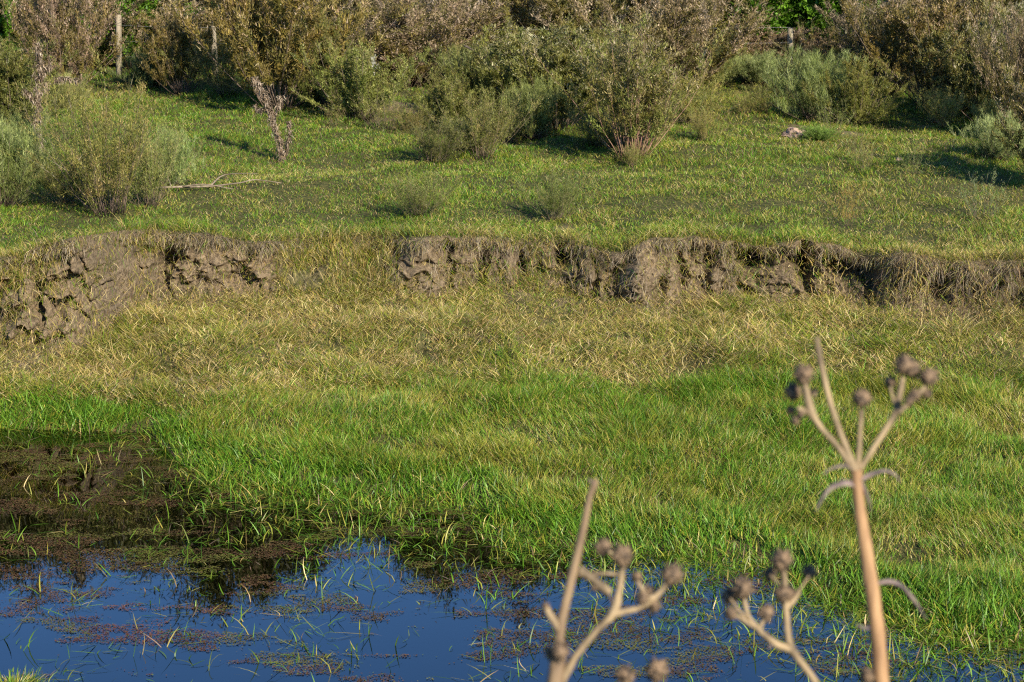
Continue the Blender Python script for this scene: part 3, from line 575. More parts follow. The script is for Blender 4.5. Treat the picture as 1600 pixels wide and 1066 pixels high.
# u, v of the foot, height px, width px, kind, variant, name, category, label
SHR = [
 (170, 335, 200, 170, 'wisp', 0, 'shrub', 'shrub', 'large see-through olive shrub with loose fine twigs on the left above the bank', (1, .95, .8)),
 (232, 325, 130, 110, 'wisp', 1, 'shrub', 'shrub', 'pale green feathery shrub on the right flank of the large see-through shrub', (1.1, 1.2, 1.1)),
 (110, 318, 75, 110, 'wisp', 1, 'shrub', 'shrub', 'low thin shrub at the left foot of the large see-through shrub', (1, 1, .9)),
 (5, 325, 130, 100, 'broom', 0, 'broom_shrub', 'shrub', 'upright grey-green broom shrub cut by the left edge of the photo', (.9, 1, .85)),
 (20, 200, 120, 130, 'green', 0, 'shrub', 'shrub', 'dark green bush at the left edge behind the tall dead thistle', (1, 1, 1)),
 (92, 150, 190, 145, 'brown', 0, 'scrub_bush', 'shrub', 'brown twiggy bush between the tall dead thistle and the standing fence post', (1.1, 1, 1)),
 (235, 138, 58, 64, 'broom', 1, 'broom_shrub', 'shrub', 'small dark grey-green tuft shrub just right of the fence post foot', (.7, .8, .8)),
 (285, 150, 125, 88, 'olive', 1, 'shrub', 'shrub', 'rounded olive brown bush right of the fence post and small tuft shrub', (1.1, 1, .9)),
 (437, 172, 215, 172, 'olive', 2, 'shrub', 'shrub', 'big rounded olive and brown bush above the leaning dead thistle', (1.15, 1.05, .9)),
 (505, 170, 130, 90, 'green', 1, 'shrub', 'shrub', 'dark green bush tucked between the big round bush and the grey-green one', (1, 1, 1)),
 (560, 190, 110, 120, 'green', 0, 'shrub', 'shrub', 'grey-green bush with a pale dry seed plume in front of the brown thicket', (1.25, 1.3, 1.3)),
 (635, 140, 140, 160, 'brown', 1, 'scrub_bush', 'shrub', 'brown-topped bush behind the grey-green bush and bare soil patch', (1, .95, .9)),
 (715, 135, 55, 80, 'broom', 0, 'broom_shrub', 'shrub', 'pale grey-green broom shrub left of the dark leaning branch', (1.2, 1.25, 1.2)),
 (790, 150, 65, 90, 'broom', 1, 'broom_shrub', 'shrub', 'pale grey-green broom shrub right of the dark leaning branch', (1.15, 1.2, 1.15)),
 (740, 190, 110, 100, 'green', 1, 'shrub', 'shrub', 'small dark green bush below the dark leaning branch', (1.1, 1.1, 1.1)),
 (752, 248, 105, 110, 'wisp', 1, 'shrub', 'shrub', 'thin fan-shaped shrub with bare pale stems in the middle of the meadow', (1, 1, .9)),
 (680, 255, 70, 90, 'wisp', 0, 'shrub', 'shrub', 'low dark thin shrub beside the fan-shaped shrub', (.7, .75, .7)),
 (865, 205, 150, 160, 'olive', 0, 'shrub', 'shrub', 'dense olive green bush left of the red-stemmed shrub', (.95, 1.1, .85)),
 (838, 218, 85, 60, 'broom', 0, 'broom_shrub', 'shrub', 'leaning grey-green shoots at the foot of the dense olive bush', (1, 1.05, .8)),
 (920, 190, 130, 110, 'green', 0, 'shrub', 'shrub', 'shaded green bush between the dense olive bush and the red-stemmed shrub', (1, 1, .9)),
 (990, 248, 195, 160, 'red', 0, 'shrub', 'shrub', 'tall shrub with a bare fan of reddish stems at its foot', (1, 1.05, .95)),
 (1050, 150, 165, 170, 'brown', 2, 'scrub_bush', 'shrub', 'big brown bush behind the tall red-stemmed shrub', (1, .95, .85)),
 (1115, 135, 60, 70, 'broom', 1, 'broom_shrub', 'shrub', 'pale broom shrub at the right foot of the big brown bush', (1.25, 1.3, 1.1)),
 (1185, 130, 45, 60, 'broom', 0, 'broom_shrub', 'shrub', 'low pale broom shrub in front of the dark gap in the thicket', (1.1, 1.2, 1.2)),
 (1235, 120, 66, 150, 'brown', 0, 'scrub_bush', 'shrub', 'low brown bush in front of the bright green trees', (1.1, .95, .85)),
 (1275, 190, 100, 90, 'broom', 1, 'broom_shrub', 'shrub', 'bushy grey-green broom shrub behind the pale clay clod', (.9, 1, .85)),
 (1335, 195, 95, 100, 'green', 1, 'shrub', 'shrub', 'mid green shrub with thin stems right of the bushy broom shrub', (1.15, 1.1, 1)),
 (1300, 215, 60, 60, 'faint', 0, 'shrub', 'shrub', 'short thin green shrub in front of the bushy broom shrub', (1, 1.2, .9)),
 (1385, 150, 150, 120, 'brown', 1, 'scrub_bush', 'shrub', 'dark brown bush at the left end of the big thicket on the right', (.85, .85, .8)),
 (1455, 165, 175, 150, 'olive', 1, 'shrub', 'shrub', 'massive olive brown bush throwing a black-green shadow on the turf', (1, .9, .8)),
 (1545, 195, 170, 130, 'olive', 2, 'shrub', 'shrub', 'tall green-brown bush near the right edge with thin stems', (.95, 1.05, .9)),
 (1600, 215, 190, 100, 'brown', 2, 'scrub_bush', 'shrub', 'tall brown bush cut by the right edge of the photo', (.9, .85, .8)),
 (1558, 250, 66, 60, 'broom', 0, 'broom_shrub', 'shrub', 'single small silvery shrub in front of the tall green-brown bush', (1.2, 1.3, 1.3)),
 (868, 345, 80, 85, 'wisp', 1, 'shrub', 'shrub', 'faint see-through shrub on the edge above the dark cleft', (.8, .95, .8)),
 (655, 340, 72, 85, 'wisp', 0, 'shrub', 'shrub', 'faint see-through shrub on the bank edge left of the bare face', (.8, .9, .8)),
 (1325, 355, 75, 60, 'faint', 1, 'shrub', 'shrub', 'thin orange-tan shrub on the bank edge on the right', (1.6, 1.1, .7)),
 (1535, 345, 75, 70, 'faint', 0, 'shrub', 'shrub', 'faint bluish-green shrub low on the turf near the right edge', (.9, 1.2, 1.3)),
 (1425, 275, 60, 60, 'faint', 1, 'shrub', 'shrub', 'faint pale shrub in the open turf left of the silvery shrub', (1, 1.2, 1.1)),
 (1668, 305, 190, 140, 'olive', 0, 'shrub', 'shrub', 'bush just outside the right edge that shades the turf there', (1, 1, .9)),
 (605, 205, 70, 80, 'faint', 0, 'shrub', 'shrub', 'thin low green shrub beside the upper bare soil patch', (1.1, 1.1, 1)),
 (705, 212, 85, 100, 'green', 0, 'shrub', 'shrub', 'low dark bush just left of the fan-shaped shrub', (.95, .95, .9)),
 (815, 175, 115, 110, 'olive', 1, 'shrub', 'shrub', 'olive bush rising behind the dense olive green one', (1, 1.05, .9)),
 (930, 228, 60, 80, 'wisp', 1, 'shrub', 'shrub', 'short wispy brownish shrub in the shade left of the reddish stems', (1, .9, .8)),
 (1085, 195, 80, 90, 'wisp', 0, 'shrub', 'shrub', 'pale wispy grass-like shrub right of the red-stemmed shrub', (1.3, 1.25, .9)),
 (465, 150, 95, 90, 'broom', 1, 'broom_shrub', 'shrub', 'grey-green broom shoots at the right foot of the big round bush', (1, 1, .85)),
 (350, 150, 90, 90, 'wisp', 1, 'shrub', 'shrub', 'wispy olive shrub at the left foot of the big round bush', (1, 1, .9)),
 (1500, 175, 90, 100, 'brown', 0, 'scrub_bush', 'shrub', 'low brown bush between the massive bush and the tall green-brown one', (.9, .9, .8)),
 (1276, 222, 24, 40, 'broom', 0, 'broom_shrub', 'shrub', 'knee-high bright green tuft just right of the pale clay clod', (.7, 1.0, .5)),
 (265, 290, 80, 60, 'broom', 1, 'broom_shrub', 'shrub', 'pale bluish tuft left of the fallen pale branch', (.95, 1.15, 1.0)),
]
for u, v, hp, wp, kd, vi, nm, ct, lb, tn in SHR:
    x, y = gpos(u, v); s = y / FPX
    place(nm, kd, vi, x, y, hp * s * 1.02, wp * s * 1.12, lb, ct, None, tn)
# thicket along the back
MARKS = [(20, 'the left edge bush'), (90, 'the tall dead thistle'), (195, 'the standing fence post'), (308, 'the rounded olive bush'), (425, 'the big rounded bush'), (560, 'the bush with the plume'), (640, 'the upper bare soil patch'),
         (735, 'the dark leaning branch'), (865, 'the dense olive bush'), (990, 'the red-stemmed shrub'), (1115, 'the big brown bush'), (1240, 'the pale clay clod'), (1335, 'the mid green shrub'), (1455, 'the massive olive bush'), (1558, 'the silvery shrub'), (1640, 'the right edge')]
def near(u, how='behind'): return how + ' ' + min(MARKS, key=lambda m: abs(m[0] - u))[1]
G = 'brown scrub bushes of the thicket along the back'
for row, (y0, n, hh) in enumerate(((34.5, 12, 1.7), (37.5, 13, 2.1), (41, 13, 2.6))):
    for i in range(n):
        u = -60 + 1720 * (i + .5 + random.uniform(-.25, .25)) / n
        if row == 0 and (1110 < u < 1350 or 150 < u < 250 or u < 60): continue
        if row and (140 < u < 255 or u < 70 or 1120 < u < 1350): continue
        y = y0 + random.uniform(-.9, .9); x = (u - 800) / FPX * y; g = random.uniform(.85, 1.15)
        place('scrub_bush', *random.choice([('brown', 0), ('brown', 1), ('brown', 2), ('olive', 0), ('olive', 2), ('red', 0), ('green', 1)]), x, y, hh * random.uniform(.8, 1.15), 2.1 * random.uniform(.85, 1.3),
              ('front-row ', 'middle-row ', 'rear-row ')[row] + 'brown scrub bush of the thicket, ' + near(u), 'shrub', G, (.93 * g, .93 * g, .88 * g))
for u, y, h, wd, vi, lb in [(208, 34.2, 1.75, 1.6, 0, 'bright green leafy bush behind the standing fence post'), (25, 35, 1.9, 1.9, 1, 'leafy green bush in the top left corner'),
        (1195, 36.8, 2.15, 2.0, 0, 'bright green leafy bush behind the dark gap in the thicket'), (1315, 37, 2.1, 2.1, 1, 'leafy green bush left of the big brown thicket on the right'),
        (640, 47, 3.4, 2.2, 1, 'yellow-green leafy bush peeping over the brown thicket at the top'), (890, 47, 3.2, 2.0, 0, 'leafy green bush peeping over the thicket near the top middle'), (1256, 38, 2.4, 2.2, 0, 'deep green leafy bush between the two bright green ones')]:
    place('leafy_bush', 'leafy', vi, (u - 800) / FPX * y, y, h, wd, lb, 'bush')

G2 = 'small wispy shrubs scattered over the upper meadow'
for i in range(78):
    u = random.choice([random.uniform(500, 1080), random.uniform(480, 1600), random.uniform(0, 1600), random.uniform(1150, 1600)]); v = random.triangular(95, 275, 140)
    if 200 < u < 480 and v > 170: continue
    if 1180 < u < 1300 and v > 185: continue
    x, y = gpos(u, v); sc_ = y / FPX; kd = random.choice(['faint', 'wisp', 'broom', 'wisp']); g = random.uniform(.85, 1.2)
    h = random.uniform(30, 75) * (1.25 if v < 130 else .85)
    place('small_shrub', kd, random.randrange(2), x, y, h * sc_, h * sc_ * random.uniform(.9, 1.4), {'faint': 'small thin see-through shrub ', 'wisp': 'small wispy olive shrub ', 'broom': 'small grey-green broom tuft '}[kd] + near(u, 'near'), 'shrub', G2, (g * 1.05, g * random.uniform(.95, 1.1), g * .9))

# trees of the tall row behind: out of the top of the frame, seen mirrored in the pond
def tree_meshes(seed, H, R, nlim, ncl, leafs):
    global rng
    r = np.random.default_rng(seed); old = rng; rng = r
    tr = smoothline([(0, 0, 0), (r.normal(0, .1), r.normal(0, .1), H * .3), (r.normal(0, .25), r.normal(0, .2), H * .6), (r.normal(0, .3), r.normal(0, .2), H * .96)], 4)
    parts = [tube(tr, list(np.linspace(.16, .02, len(tr))), 8, rough=.08, seed=seed)]; cen = []
    for i in range(nlim):
        k = int(r.uniform(.12, .95) * (len(tr) - 1)); b = tr[k]; a = r.uniform(0, 6.28); t = k / (len(tr) - 1); L = R * (1.2 - .5 * t) * r.uniform(.6, 1.1)
        q = [b, b + Vector((math.cos(a) * L * .5, math.sin(a) * L * .5, L * .35)), b + Vector((math.cos(a) * L, math.sin(a) * L, L * r.uniform(.5, 1.1)))]
        q = smoothline(q, 4); parts.append(tube(q, list(np.linspace(.05 * (1.2 - t), .008, len(q))), 5, seed=i))
        for j in range(ncl // nlim): 
            p = q[int(r.uniform(.3, 1) * (len(q) - 1))]; cen.append((p.x + r.normal(0, .16), p.y + r.normal(0, .16), p.z + r.normal(0, .25)))
    for j in range(10): cen.append((tr[-1].x + r.normal(0, .08), tr[-1].y + r.normal(0, .08), tr[-1].z + r.uniform(-1.2, .25)))
    cen = np.array(cen); cnt = r.poisson(leafs * r.gamma(1.3, .77, len(cen))); q = np.repeat(np.arange(len(cen)), cnt); n = len(q)
    p = cen[q] + r.normal(0, 1, (n, 3)) * np.array([.20, .20, .34]) * r.uniform(.6, 1.3, len(cen))[q][:, None]
    C = np.array([(.10, .10, .03), (.12, .12, .035), (.15, .11, .055), (.08, .08, .03)])[r.integers(0, 4, len(cen))[q]] * r.uniform(.75, 1.25, (n, 1))
    lf = blades(p, r.uniform(0, 6.28, n), r.normal(.4, .6, n), np.zeros(n), r.uniform(.10, .20, n), r.uniform(.035, .06, n), C, 1); rng = old
    return join(parts), lf
TP = []
for s in range(4):
    wd, lf = tree_meshes(40 + s, 9.5, 2.5 + .3 * (s % 2), 46, 330, 190)
    TP.append([mesh('trunk', wd[0], wd[1], wd[2], M_bark, wd[3], None, True), mesh('crown', lf[0], lf[1], lf[2], M_leaf, lf[3]), 0])
TREES = [(-60, 46, 9.2), (50, 48, 9.6), (150, 46, 9.0), (235, 50, 9.4), (330, 46, 10.0), (400, 47, 10.4), (455, 49, 9.2), (545, 50, 8.2), (620, 47, 9.6), (700, 50, 8.9), (790, 46, 9.9), (845, 48, 10.2), (930, 50, 9.3), (1010, 46, 8.8),
         (1090, 50, 8.4), (1180, 47, 8.0), (1270, 49, 9.0), (1350, 46, 8.4), (1440, 50, 9.2), (1530, 47, 9.0), (1640, 49, 9.6), (-30, 49.5, 10.9), (40, 50.1, 10.7), (100, 50.7, 10.9), (190, 49.5, 10.8), (285, 50.1, 11.2), (345, 50.7, 10.8), (410, 49.5, 10.9), (500, 50.1, 10.2), (590, 50.7, 10.2), (660, 49.5, 10.4), (740, 50.1, 11.2), (815, 50.7, 11.4), (890, 49.5, 10.7), (970, 50.1, 10.3), (1050, 50.7, 10.1), (1140, 49.5, 9.9), (1230, 50.1, 10.2), (1320, 50.7, 10.2), (1400, 49.5, 10.4), (1490, 50.1, 10.9), (1590, 50.7, 10.9)]
for i, (u, y, h) in enumerate(TREES):
    k = i % 4; x = (u - 800) / FPX * y * 1.02
    t = thing('tree', (x, y, float(ground(x, y)) - .05), ('tall tree beyond the thicket, ' if y < 48.9 else 'tall rearmost tree beyond the thicket, ') + near(u), 'tree', 'trees of the tall row behind the thicket')
    f = h / 9.9 * .94; t.scale = (f * 1.0, f * 1.0, f); t.rotation_euler = (0, 0, i * 1.7)
    for src in TP[k][:2]:
        if TP[k][2] == 0: c = src
        else: c = src.copy(); sc.collection.objects.link(c)
        c.parent = t
    TP[k][2] = 1

# ------------------------------------------------------------------ dead thistles, plume, leaning branch, fallen branch, clod, fence
def scr(u, v, y):
    """pixel at the world depth y"""
    d = 1.0; p = ray(u, v, 1.0); f = y / p.y; return Vector((p.x * f, y, HC + (p.z - HC) * f))
def thistle(foot, lines, label, leafn, wl=1.0, seed=0):
    global rng
    x, y = gpos(*foot); o = Vector((x, y, float(ground(x, y)))); t = thing('dead_thistle', o, label, 'dead thistle', 'dead thistles'); old = rng; rng = r = np.random.default_rng(seed); first = True
    for ln, wt in lines:
        pts = smoothline([scr(u, v, y + dy) - o for u, v, dy in ln], 5); pts = [p + Vector(r.normal(0, .006, 3)) for p in pts]
        put('stem' if first else 'branch', [tube(pts, list(np.linspace(.016 * wt, .006, len(pts))), 6, rough=.15, seed=seed)], M_gstem, t); 
        A = np.array([tuple(p) for p in pts]); n = int(leafn * 3.2 * wt * len(pts) / 8); k = r.uniform(0, len(pts) - 1.01, n); i = k.astype(int); f = (k - i)[:, None]; P = A[i] * (1 - f) + A[i + 1] * f
        P = P + r.normal(0, .012 * wt, (n, 3)); C = np.array([(.27, .20, .13), (.37, .285, .20), (.18, .125, .08), (.10, .07, .045)])[r.integers(0, 4, n)] * r.uniform(.8, 1.15, (n, 1))
        put('withered_leaves', [blades(P, r.uniform(0, 6.28, n), r.uniform(-1.0, .9, n), r.uniform(.5, 3.6, n), r.uniform(.04, .11, n) * wl, r.uniform(.008, .02, n), C, 4, r.normal(0, 1.5, n))], M_dry, t); first = False
    rng = old; return t
thistle((62, 245), [([(62, 245, 0), (58, 200, 0), (60, 150, 0), (62, 110, 0), (60, 68, 0)], 1.5), ([(62, 150, 0), (75, 130, .1), (95, 122, .1), (122, 126, .15)], .7), ([(58, 165, 0), (48, 150, -.1), (38, 140, -.1)], .5), ([(62, 125, 0), (70, 110, .05), (80, 100, .1)], .6)],
        'tall grey dead thistle with withered leaves and an arm bent right', 105, 1.0, 3)
thistle((442, 255), [([(442, 255, 0), (436, 220, 0), (426, 190, 0), (420, 165, 0), (408, 140, 0), (395, 122, 0)], 1.4), ([(442, 250, 0), (450, 225, -.05), (452, 205, 0), (450, 190, .05)], .6), ([(420, 168, 0), (408, 172, .05), (398, 165, .1)], .6), ([(425, 185, 0), (436, 165, 0), (438, 150, .05)], .5)],
        'leaning grey dead thistle with a long shadow under the big round bush', 95, .9, 4)
x, y = gpos(578, 185); t = thing('seed_plume', (x, y, float(ground(x, y))), 'single pale dry seed plume rising out of the grey-green bush', 'dry plant'); o = t.location.copy()
put('stalk', [tube([scr(578 + a, v, y) - o for a, v in ((0, 185), (2, 150), (1, 120), (3, 97))], [.008, .007, .006, .004], 5)], M_gstem, t)
n = 700; P = np.array([tuple(scr(579, 105, y) - o)]) + rng.normal(0, 1, (n, 3)) * np.array([.035, .035, .065])
put('plume', [blades(P, rng.uniform(0, 6.28, n), rng.uniform(0, 1.5, n), rng.uniform(0, 1, n), rng.uniform(.03, .07, n), rng.uniform(.005, .01, n), np.full((n, 3), .5) * np.array([1, .97, .8]), 2)], M_dry, t)
x, y = gpos(770, 150); o = Vector((x, y, float(ground(x, y)))); t = thing('dead_branch', o, 'dark bare dead branch leaning between the two pale broom shrubs', 'branch')
put('limb', [tube([p - o for p in smoothline([scr(800, 160, y - .3), scr(775, 125, y - .1), scr(752, 92, y), scr(738, 78, y), scr(722, 70, y + .1)], 4)], list(np.linspace(.045, .015, 17)), 7, rough=.1)], M_bark, t)
put('twig', [tube([p - o for p in (scr(752, 92, y), scr(768, 84, y + .1), scr(780, 66, y + .1))], [.014, .01, .006], 5)], M_bark, t)
put('twig', [tube([p - o for p in (scr(775, 125, y - .1), scr(790, 118, y), scr(812, 122, y + .1))], [.012, .009, .006], 5)], M_bark, t)
x, y = gpos(330, 300); o = Vector((x, y, float(ground(x, y)))); t = thing('fallen_branch', o, 'long pale fallen branch lying flat on the turf left of centre', 'branch')
def gl(u, v, h):
    a, b = gpos(u, v); return Vector((a, b, float(ground(a, b)) + h)) - o
put('limb', [tube(smoothline([gl(238, 303, .05), gl(285, 301, .06), gl(330, 299, .05), gl(375, 296, .07), gl(400, 294, .08), (gl(440, 294, .05))], 5), list(np.linspace(.015, .004, 26)), 7, rough=.12)], M_stick, t)
put('twig', [tube(smoothline([gl(285, 301, .06), gl(320, 303, .1), gl(365, 303, .05)], 4), list(np.linspace(.012, .004, 9)), 5)], M_stick, t)
put('twig', [tube(smoothline([gl(330, 299, .06), gl(352, 291, .12), gl(402, 290, .13)], 4), list(np.linspace(.012, .004, 9)), 5)], M_stick, t)
put('twig', [tube(smoothline([gl(268, 301, .06), gl(262, 292, .14), gl(266, 280, .22)], 4), list(np.linspace(.009, .003, 9)), 5)], M_stick, t)
def clod(u, v, sz, label, name='clay_clod'):
    import bmesh
    x, y = gpos(u, v); bm = bmesh.new(); bmesh.ops.create_icosphere(bm, subdivisions=4, radius=1)
    for q in bm.verts:
        c = q.co; n = float(fbm(c.x * 1.6 + 5 + u, c.y * 1.6 + c.z * 2.1, 2, 4)) ; q.co = c * (.62 + .75 * n); q.co.z *= .62
        if q.co.x < -.45: q.co.z *= .45
        q.co *= sz
    me = bpy.data.meshes.new(name); bm.to_mesh(me); bm.free(); me.materials.append(M_rock); ob = bpy.data.objects.new(name, me); sc.collection.objects.link(ob)
    ob.location = (x, y, float(ground(x, y)) + sz * .15); tag(ob, label, 'clod'); return ob
clod(1240, 214, .17, 'pale pinkish clay clod lying on the turf in front of the bushy broom shrub')
clod(1403, 252, .05, 'tiny pale clod in the turf below the dark bush shadow')
# fence
t = thing('wire_fence', (0, 33, 0), 'old wire fence with weathered grey wooden posts half hidden in the scrub', 'fence'); heads = []
for i, X in enumerate([-6.47, -4.88, -3.35, 4.58]):
    z = float(ground(X, 33.0)) - 1e-3; h = 1.02 if i == 0 else .84 + .03 * (i % 3)
    lean = (.03 if i == 0 else random.uniform(-.03, .03))
    p = [Vector((X, 0, z - .05)), Vector((X + lean * .5, 0, z + h * .5)), Vector((X + lean, 0, z + h - .02)), Vector((X + lean, 0, z + h))]
    put('post', [tube(p, [.052, .05, .048, .036], 10, rough=.05, seed=i)], M_post, t); heads.append((X + lean * .6, z))
for hh in (.35, .6, .85):
    for a, b in list(zip(heads[:-1], heads[1:])):
        pts = [Vector((a[0] + (b[0] - a[0]) * q, -.053, a[1] + (b[1] - a[1]) * q + hh - .05 * q * (1 - q))) for q in np.linspace(0, 1, 6)]
        put('wire', [tube(pts, [.0015] * 6, 4)], M_wire, t)

# ------------------------------------------------------------------ dried stalks in front of the camera (on the near bank)
def head_mesh(c, r, seed):
    g = np.random.default_rng(seed); n = 70; i = np.arange(n) + .5; ph = np.arccos(1 - 2 * i / n); th = np.pi * (1 + 5 ** .5) * i
    D = np.stack([np.cos(th) * np.sin(ph), np.sin(th) * np.sin(ph), np.cos(ph)], 1) + g.normal(0, .05, (n, 3)); D /= np.linalg.norm(D, axis=1)[:, None]
    V = []; F = []
    a = np.cross(D, [0.1, .2, 1.0]); a /= np.linalg.norm(a, axis=1)[:, None]; b = np.cross(D, a)
    for k in range(n):
        o = len(V); L = r * g.uniform(.75, 1.45); wdt = r * .17
        for s in range(4):
            t = s * np.pi / 2; V.append(D[k] * r * .6 + (a[k] * np.cos(t) + b[k] * np.sin(t)) * wdt)
        V.append(D[k] * L); F += [(o, o + 1, o + 4), (o + 1, o + 2, o + 4), (o + 2, o + 3, o + 4), (o + 3, o, o + 4)]
    # core
    o = len(V); m = 10
    for j in range(m + 1):
        for s in range(14):
            p = math.pi * j / m; t = 2 * math.pi * s / 14; V.append(np.array([math.sin(p) * math.cos(t), math.sin(p) * math.sin(t), math.cos(p)]) * r * .7)
    Q = [(o + j * 14 + s, o + j * 14 + (s + 1) % 14, o + (j + 1) * 14 + (s + 1) % 14, o + (j + 1) * 14 + s) for j in range(m) for s in range(14)]
    V = np.array(V) * np.array([1, 1, 1.06]) + np.array(c); return V, np.array(F), np.array(Q), np.ones((len(V), 3))
M_bstem = woodmat('brown_stem', (.10, .06, .03), (.25, .165, .085), 40)
def stalk(label, D, stem, branches, heads, bracts, smat, bmat):
    f = ray(*stem[0][:2], D); x0, y0 = f.x, f.y; z0 = float(ground(x0, y0)); o = Vector((x0, y0, z0)); t = thing('dried_stalk', o, label, 'dried plant'); k = D / FPX
    def T(pts, dd): return smoothline([ray(p[0], p[1], D + (p[3] if len(p) > 3 else 0) + dd) - o for p in pts], 6)
    def rad_(pts): 
        rs = [p[2] * k / 2 for p in pts]; n = (len(pts) - 1) * 6 + 1; return list(np.interp(np.linspace(0, len(rs) - 1, n), range(len(rs)), rs))
    sp = T(stem, 0); sr = [q * .9 for q in rad_(stem)]; low = sp[0]
    sp = [Vector((low.x, low.y, -.05)), Vector((low.x, low.y, low.z * .5))] + sp; sr = [sr[0] * 1.15, sr[0] * 1.08] + sr
    put('stem', [tube(sp, sr, 14, rough=.045)], smat, t, True)
    for i, b in enumerate(branches): put('branch', [tube(T(b, 0), rad_(b), 10, rough=.08, seed=i)], bmat, t, True)
    for i, (u, v, r, *dd) in enumerate(heads):
        put('seed_head', [head_mesh(ray(u, v, D + (dd[0] if dd else 0)) - o, r * k, i)], M_head, t)
    for i, b in enumerate(bracts):
        pts = T(b, 0); rr = rad_(b); V = []; 
        for j, p in enumerate(pts):
            d = (pts[min(j + 1, len(pts) - 1)] - pts[max(j - 1, 0)]).normalized(); s = d.cross(Vector((0, -1, .0))).normalized(); nn = Vector((0, -1, 0)); wd = rr[j] * 1.35
            V += [tuple(p - s * wd * .5 + nn * .0), tuple(p - nn * wd * .9), tuple(p + s * wd * .6), tuple(p + nn * wd * 1.0 - s * wd * .2)]
        n = len(pts); F = [(j * 4 + s, j * 4 + (s + 1) % 4, (j + 1) * 4 + (s + 1) % 4, (j + 1) * 4 + s) for j in range(n - 1) for s in range(4)]
        mesh('bract', V, None, F + [(0, 3, 2, 1), (4 * n - 4, 4 * n - 3, 4 * n - 2, 4 * n - 1)], M_bract, np.ones((len(V), 3)), t, True)
    return t
stalk('tallest dried tan stalk, its seed heads spread like a candlestick, at right', 3.0,
  [(1382, 1110, 27), (1376, 1050, 27), (1370, 980, 26), (1362, 920, 26), (1352, 850, 23), (1343, 795, 21), (1339, 752, 19), (1339, 735, 20)],
  [[(1338, 742, 13), (1325, 708, 11), (1302, 645, 9), (1284, 575, 10), (1276, 527, 8)],
   [(1336, 738, 11), (1310, 700, 9), (1280, 665, 9), (1266, 640, 15), (1260, 612, 12), (1255, 592, 9)],
   [(1268, 645, 10), (1256, 642, 9), (1246, 638, 8)], [(1272, 620, 5), (1274, 612, 4)],
   [(1340, 738, 9), (1343, 690, 8), (1346, 640, 8)],
   [(1343, 735, 9), (1365, 700, 9), (1396, 652, 10), (1403, 628, 11), (1411, 590, 8)],
   [(1400, 645, 12), (1416, 634, 9), (1428, 622, 8), (1446, 605, 7)], [(1400, 640, 6), (1394, 618, 5), (1391, 604, 5)],
   [(1362, 935, 12), (1358, 910, 10), (1355, 880, 6)], [(1352, 1052, 10), (1366, 1056, 10)]],
  [(1255, 585, 16, 0), (1239, 612, 15, .038), (1272, 613, 7, .03), (1236, 641, 8, .038), (1243, 657, 8, .02), (1251, 648, 7, -.01), (1347, 623, 16, 0), (1414, 571, 17, 0), (1426, 578, 14, .038), (1451, 589, 16, .02), (1391, 597, 10, .038), (1429, 618, 10, .0), (1449, 615, 8, .03), (1421, 626, 8, -.03), (1356, 1056, 14, 0)],
  [[(1336, 757, 13), (1318, 755, 14), (1298, 763, 10), (1284, 780, 7), (1275, 800, 3)], [(1344, 750, 13), (1362, 741, 12), (1382, 736, 9), (1398, 742, 6), (1408, 754, 2)],
   [(1345, 755, 12), (1352, 768, 9), (1358, 785, 6), (1361, 800, 2)], [(1335, 735, 8), (1320, 728, 8), (1300, 732, 5), (1284, 742, 2)],
   [(1368, 912, 10), (1388, 909, 13), (1408, 916, 11), (1428, 938, 9), (1447, 968, 4)], [(1368, 975, 8), (1352, 982, 9), (1338, 975, 3)]], M_ostem, M_gstem)
stalk('dried stalk left of the tallest one, its main stem broken to a bare tip', 2.9,
  [(866, 1110, 33), (869, 1065, 32), (871, 1030, 27), (874, 1000, 17), (880, 960, 16), (893, 905, 16), (904, 860, 15), (914, 815, 13), (922, 775, 11), (929, 758, 13), (930, 748, 8)],
  [[(874, 1070, 16), (900, 1025, 12), (932, 985, 11), (958, 958, 14), (968, 920, 11), (972, 890, 10), (972, 872, 9)], [(956, 960, 12), (975, 956, 10), (996, 951, 9)],
   [(906, 888, 11), (922, 898, 9), (945, 896, 6), (966, 898, 5)], [(906, 892, 14), (926, 905, 14), (944, 920, 16), (954, 926, 10)], [(874, 985, 12), (862, 965, 12), (854, 950, 10)],
   [(1002, 930, 9), (1018, 935, 12), (1032, 925, 9), (1044, 910, 7)], [(994, 905, 6), (1002, 918, 8), (1010, 932, 10)], [(996, 951, 8), (1008, 945, 10), (1016, 938, 9)], [(965, 868, 6), (950, 862, 5)]],
  [(972, 868, 18, 0), (943, 856, 16, .038), (1050, 898, 19, 0), (995, 901, 9, 0), (1012, 928, 15, .03), (1022, 945, 13, .038), (1004, 934, 11, -.02), (876, 1019, 15, -.03), (862, 1022, 12, 0), (852, 947, 7, 0), (930, 918, 7, 0)],
  [[(945, 915, 7), (952, 930, 7), (958, 948, 3)], [(928, 758, 7), (923, 752, 5), (919, 748, 2)]], M_bstem, M_gstem)
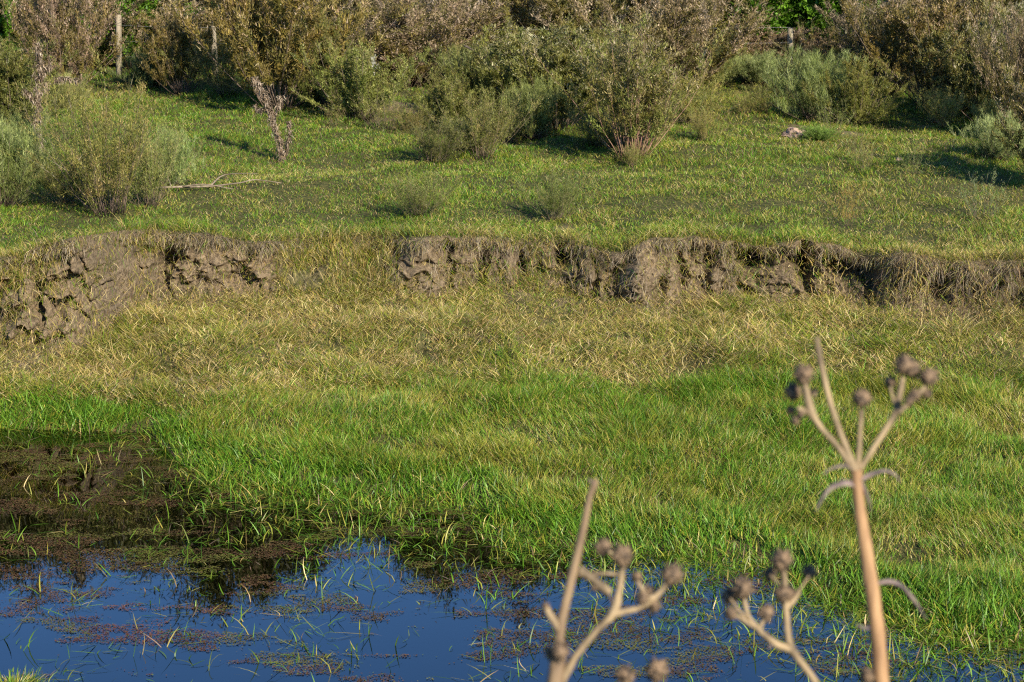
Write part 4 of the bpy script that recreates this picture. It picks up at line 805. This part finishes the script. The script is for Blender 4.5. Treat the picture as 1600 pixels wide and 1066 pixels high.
stalk('lowest dried stalk, forked with round dark heads, between the two taller ones', 3.1,
  [(1292, 1110, 13), (1275, 1068, 13), (1252, 1036, 13), (1237, 1015, 16)],
  [[(1238, 1016, 13), (1232, 995, 11), (1229, 965, 10), (1227, 945, 11), (1226, 920, 9), (1224, 898, 10), (1221, 882, 8)], [(1238, 1016, 13), (1212, 1006, 12), (1194, 992, 10), (1182, 980, 9), (1170, 965, 8), (1162, 935, 7)],
   [(1229, 950, 9), (1240, 938, 9), (1250, 925, 4)], [(1186, 984, 8), (1192, 972, 8), (1197, 962, 7)], [(1180, 980, 8), (1160, 968, 8), (1146, 960, 6)], [(1164, 965, 6), (1150, 948, 5), (1141, 935, 4)], [(1244, 930, 3), (1256, 912, 3), (1264, 900, 3)], [(1226, 925, 5), (1212, 908, 5), (1203, 898, 4)]],
  [(1221, 875, 18, 0), (1203, 897, 12, .038), (1265, 894, 13, .038), (1225, 927, 16, .0), (1238, 929, 10, .04), (1161, 919, 18, 0), (1141, 932, 15, .038), (1142, 959, 11, 0), (1197, 958, 14, 0)],
  [[(1212, 1006, 7), (1205, 1008, 7), (1199, 1014, 3)]], M_gstem, M_gstem)
stalk('short dried twin heads poking up at the bottom edge beside the broken stalk', 2.95,
  [(1012, 1150, 10), (1018, 1110, 10), (1024, 1065, 8)], [[(1014, 1130, 9), (998, 1095, 8), (982, 1065, 7)]], [(1027, 1047, 19, 0), (977, 1056, 17, 0)], [], M_gstem, M_gstem)

# look-alikes that still share a label are told apart by their order from the left
from collections import defaultdict
same = defaultdict(list)
for ob in sc.objects:
    if ob.parent is None and 'label' in ob and 'group' in ob: same[ob['label']].append(ob)
ORD = ['first', 'second', 'third', 'fourth', 'fifth', 'sixth', 'seventh', 'eighth']
for lb, obs in same.items():
    if len(obs) > 1:
        obs.sort(key=lambda q: q.location.x / max(q.location.y, 1))
        for i, ob in enumerate(obs): ob['label'] = lb + (', the left one' if i == 0 else ', the right one') if len(obs) == 2 else lb + ', ' + ORD[min(i, 7)] + ' from left'
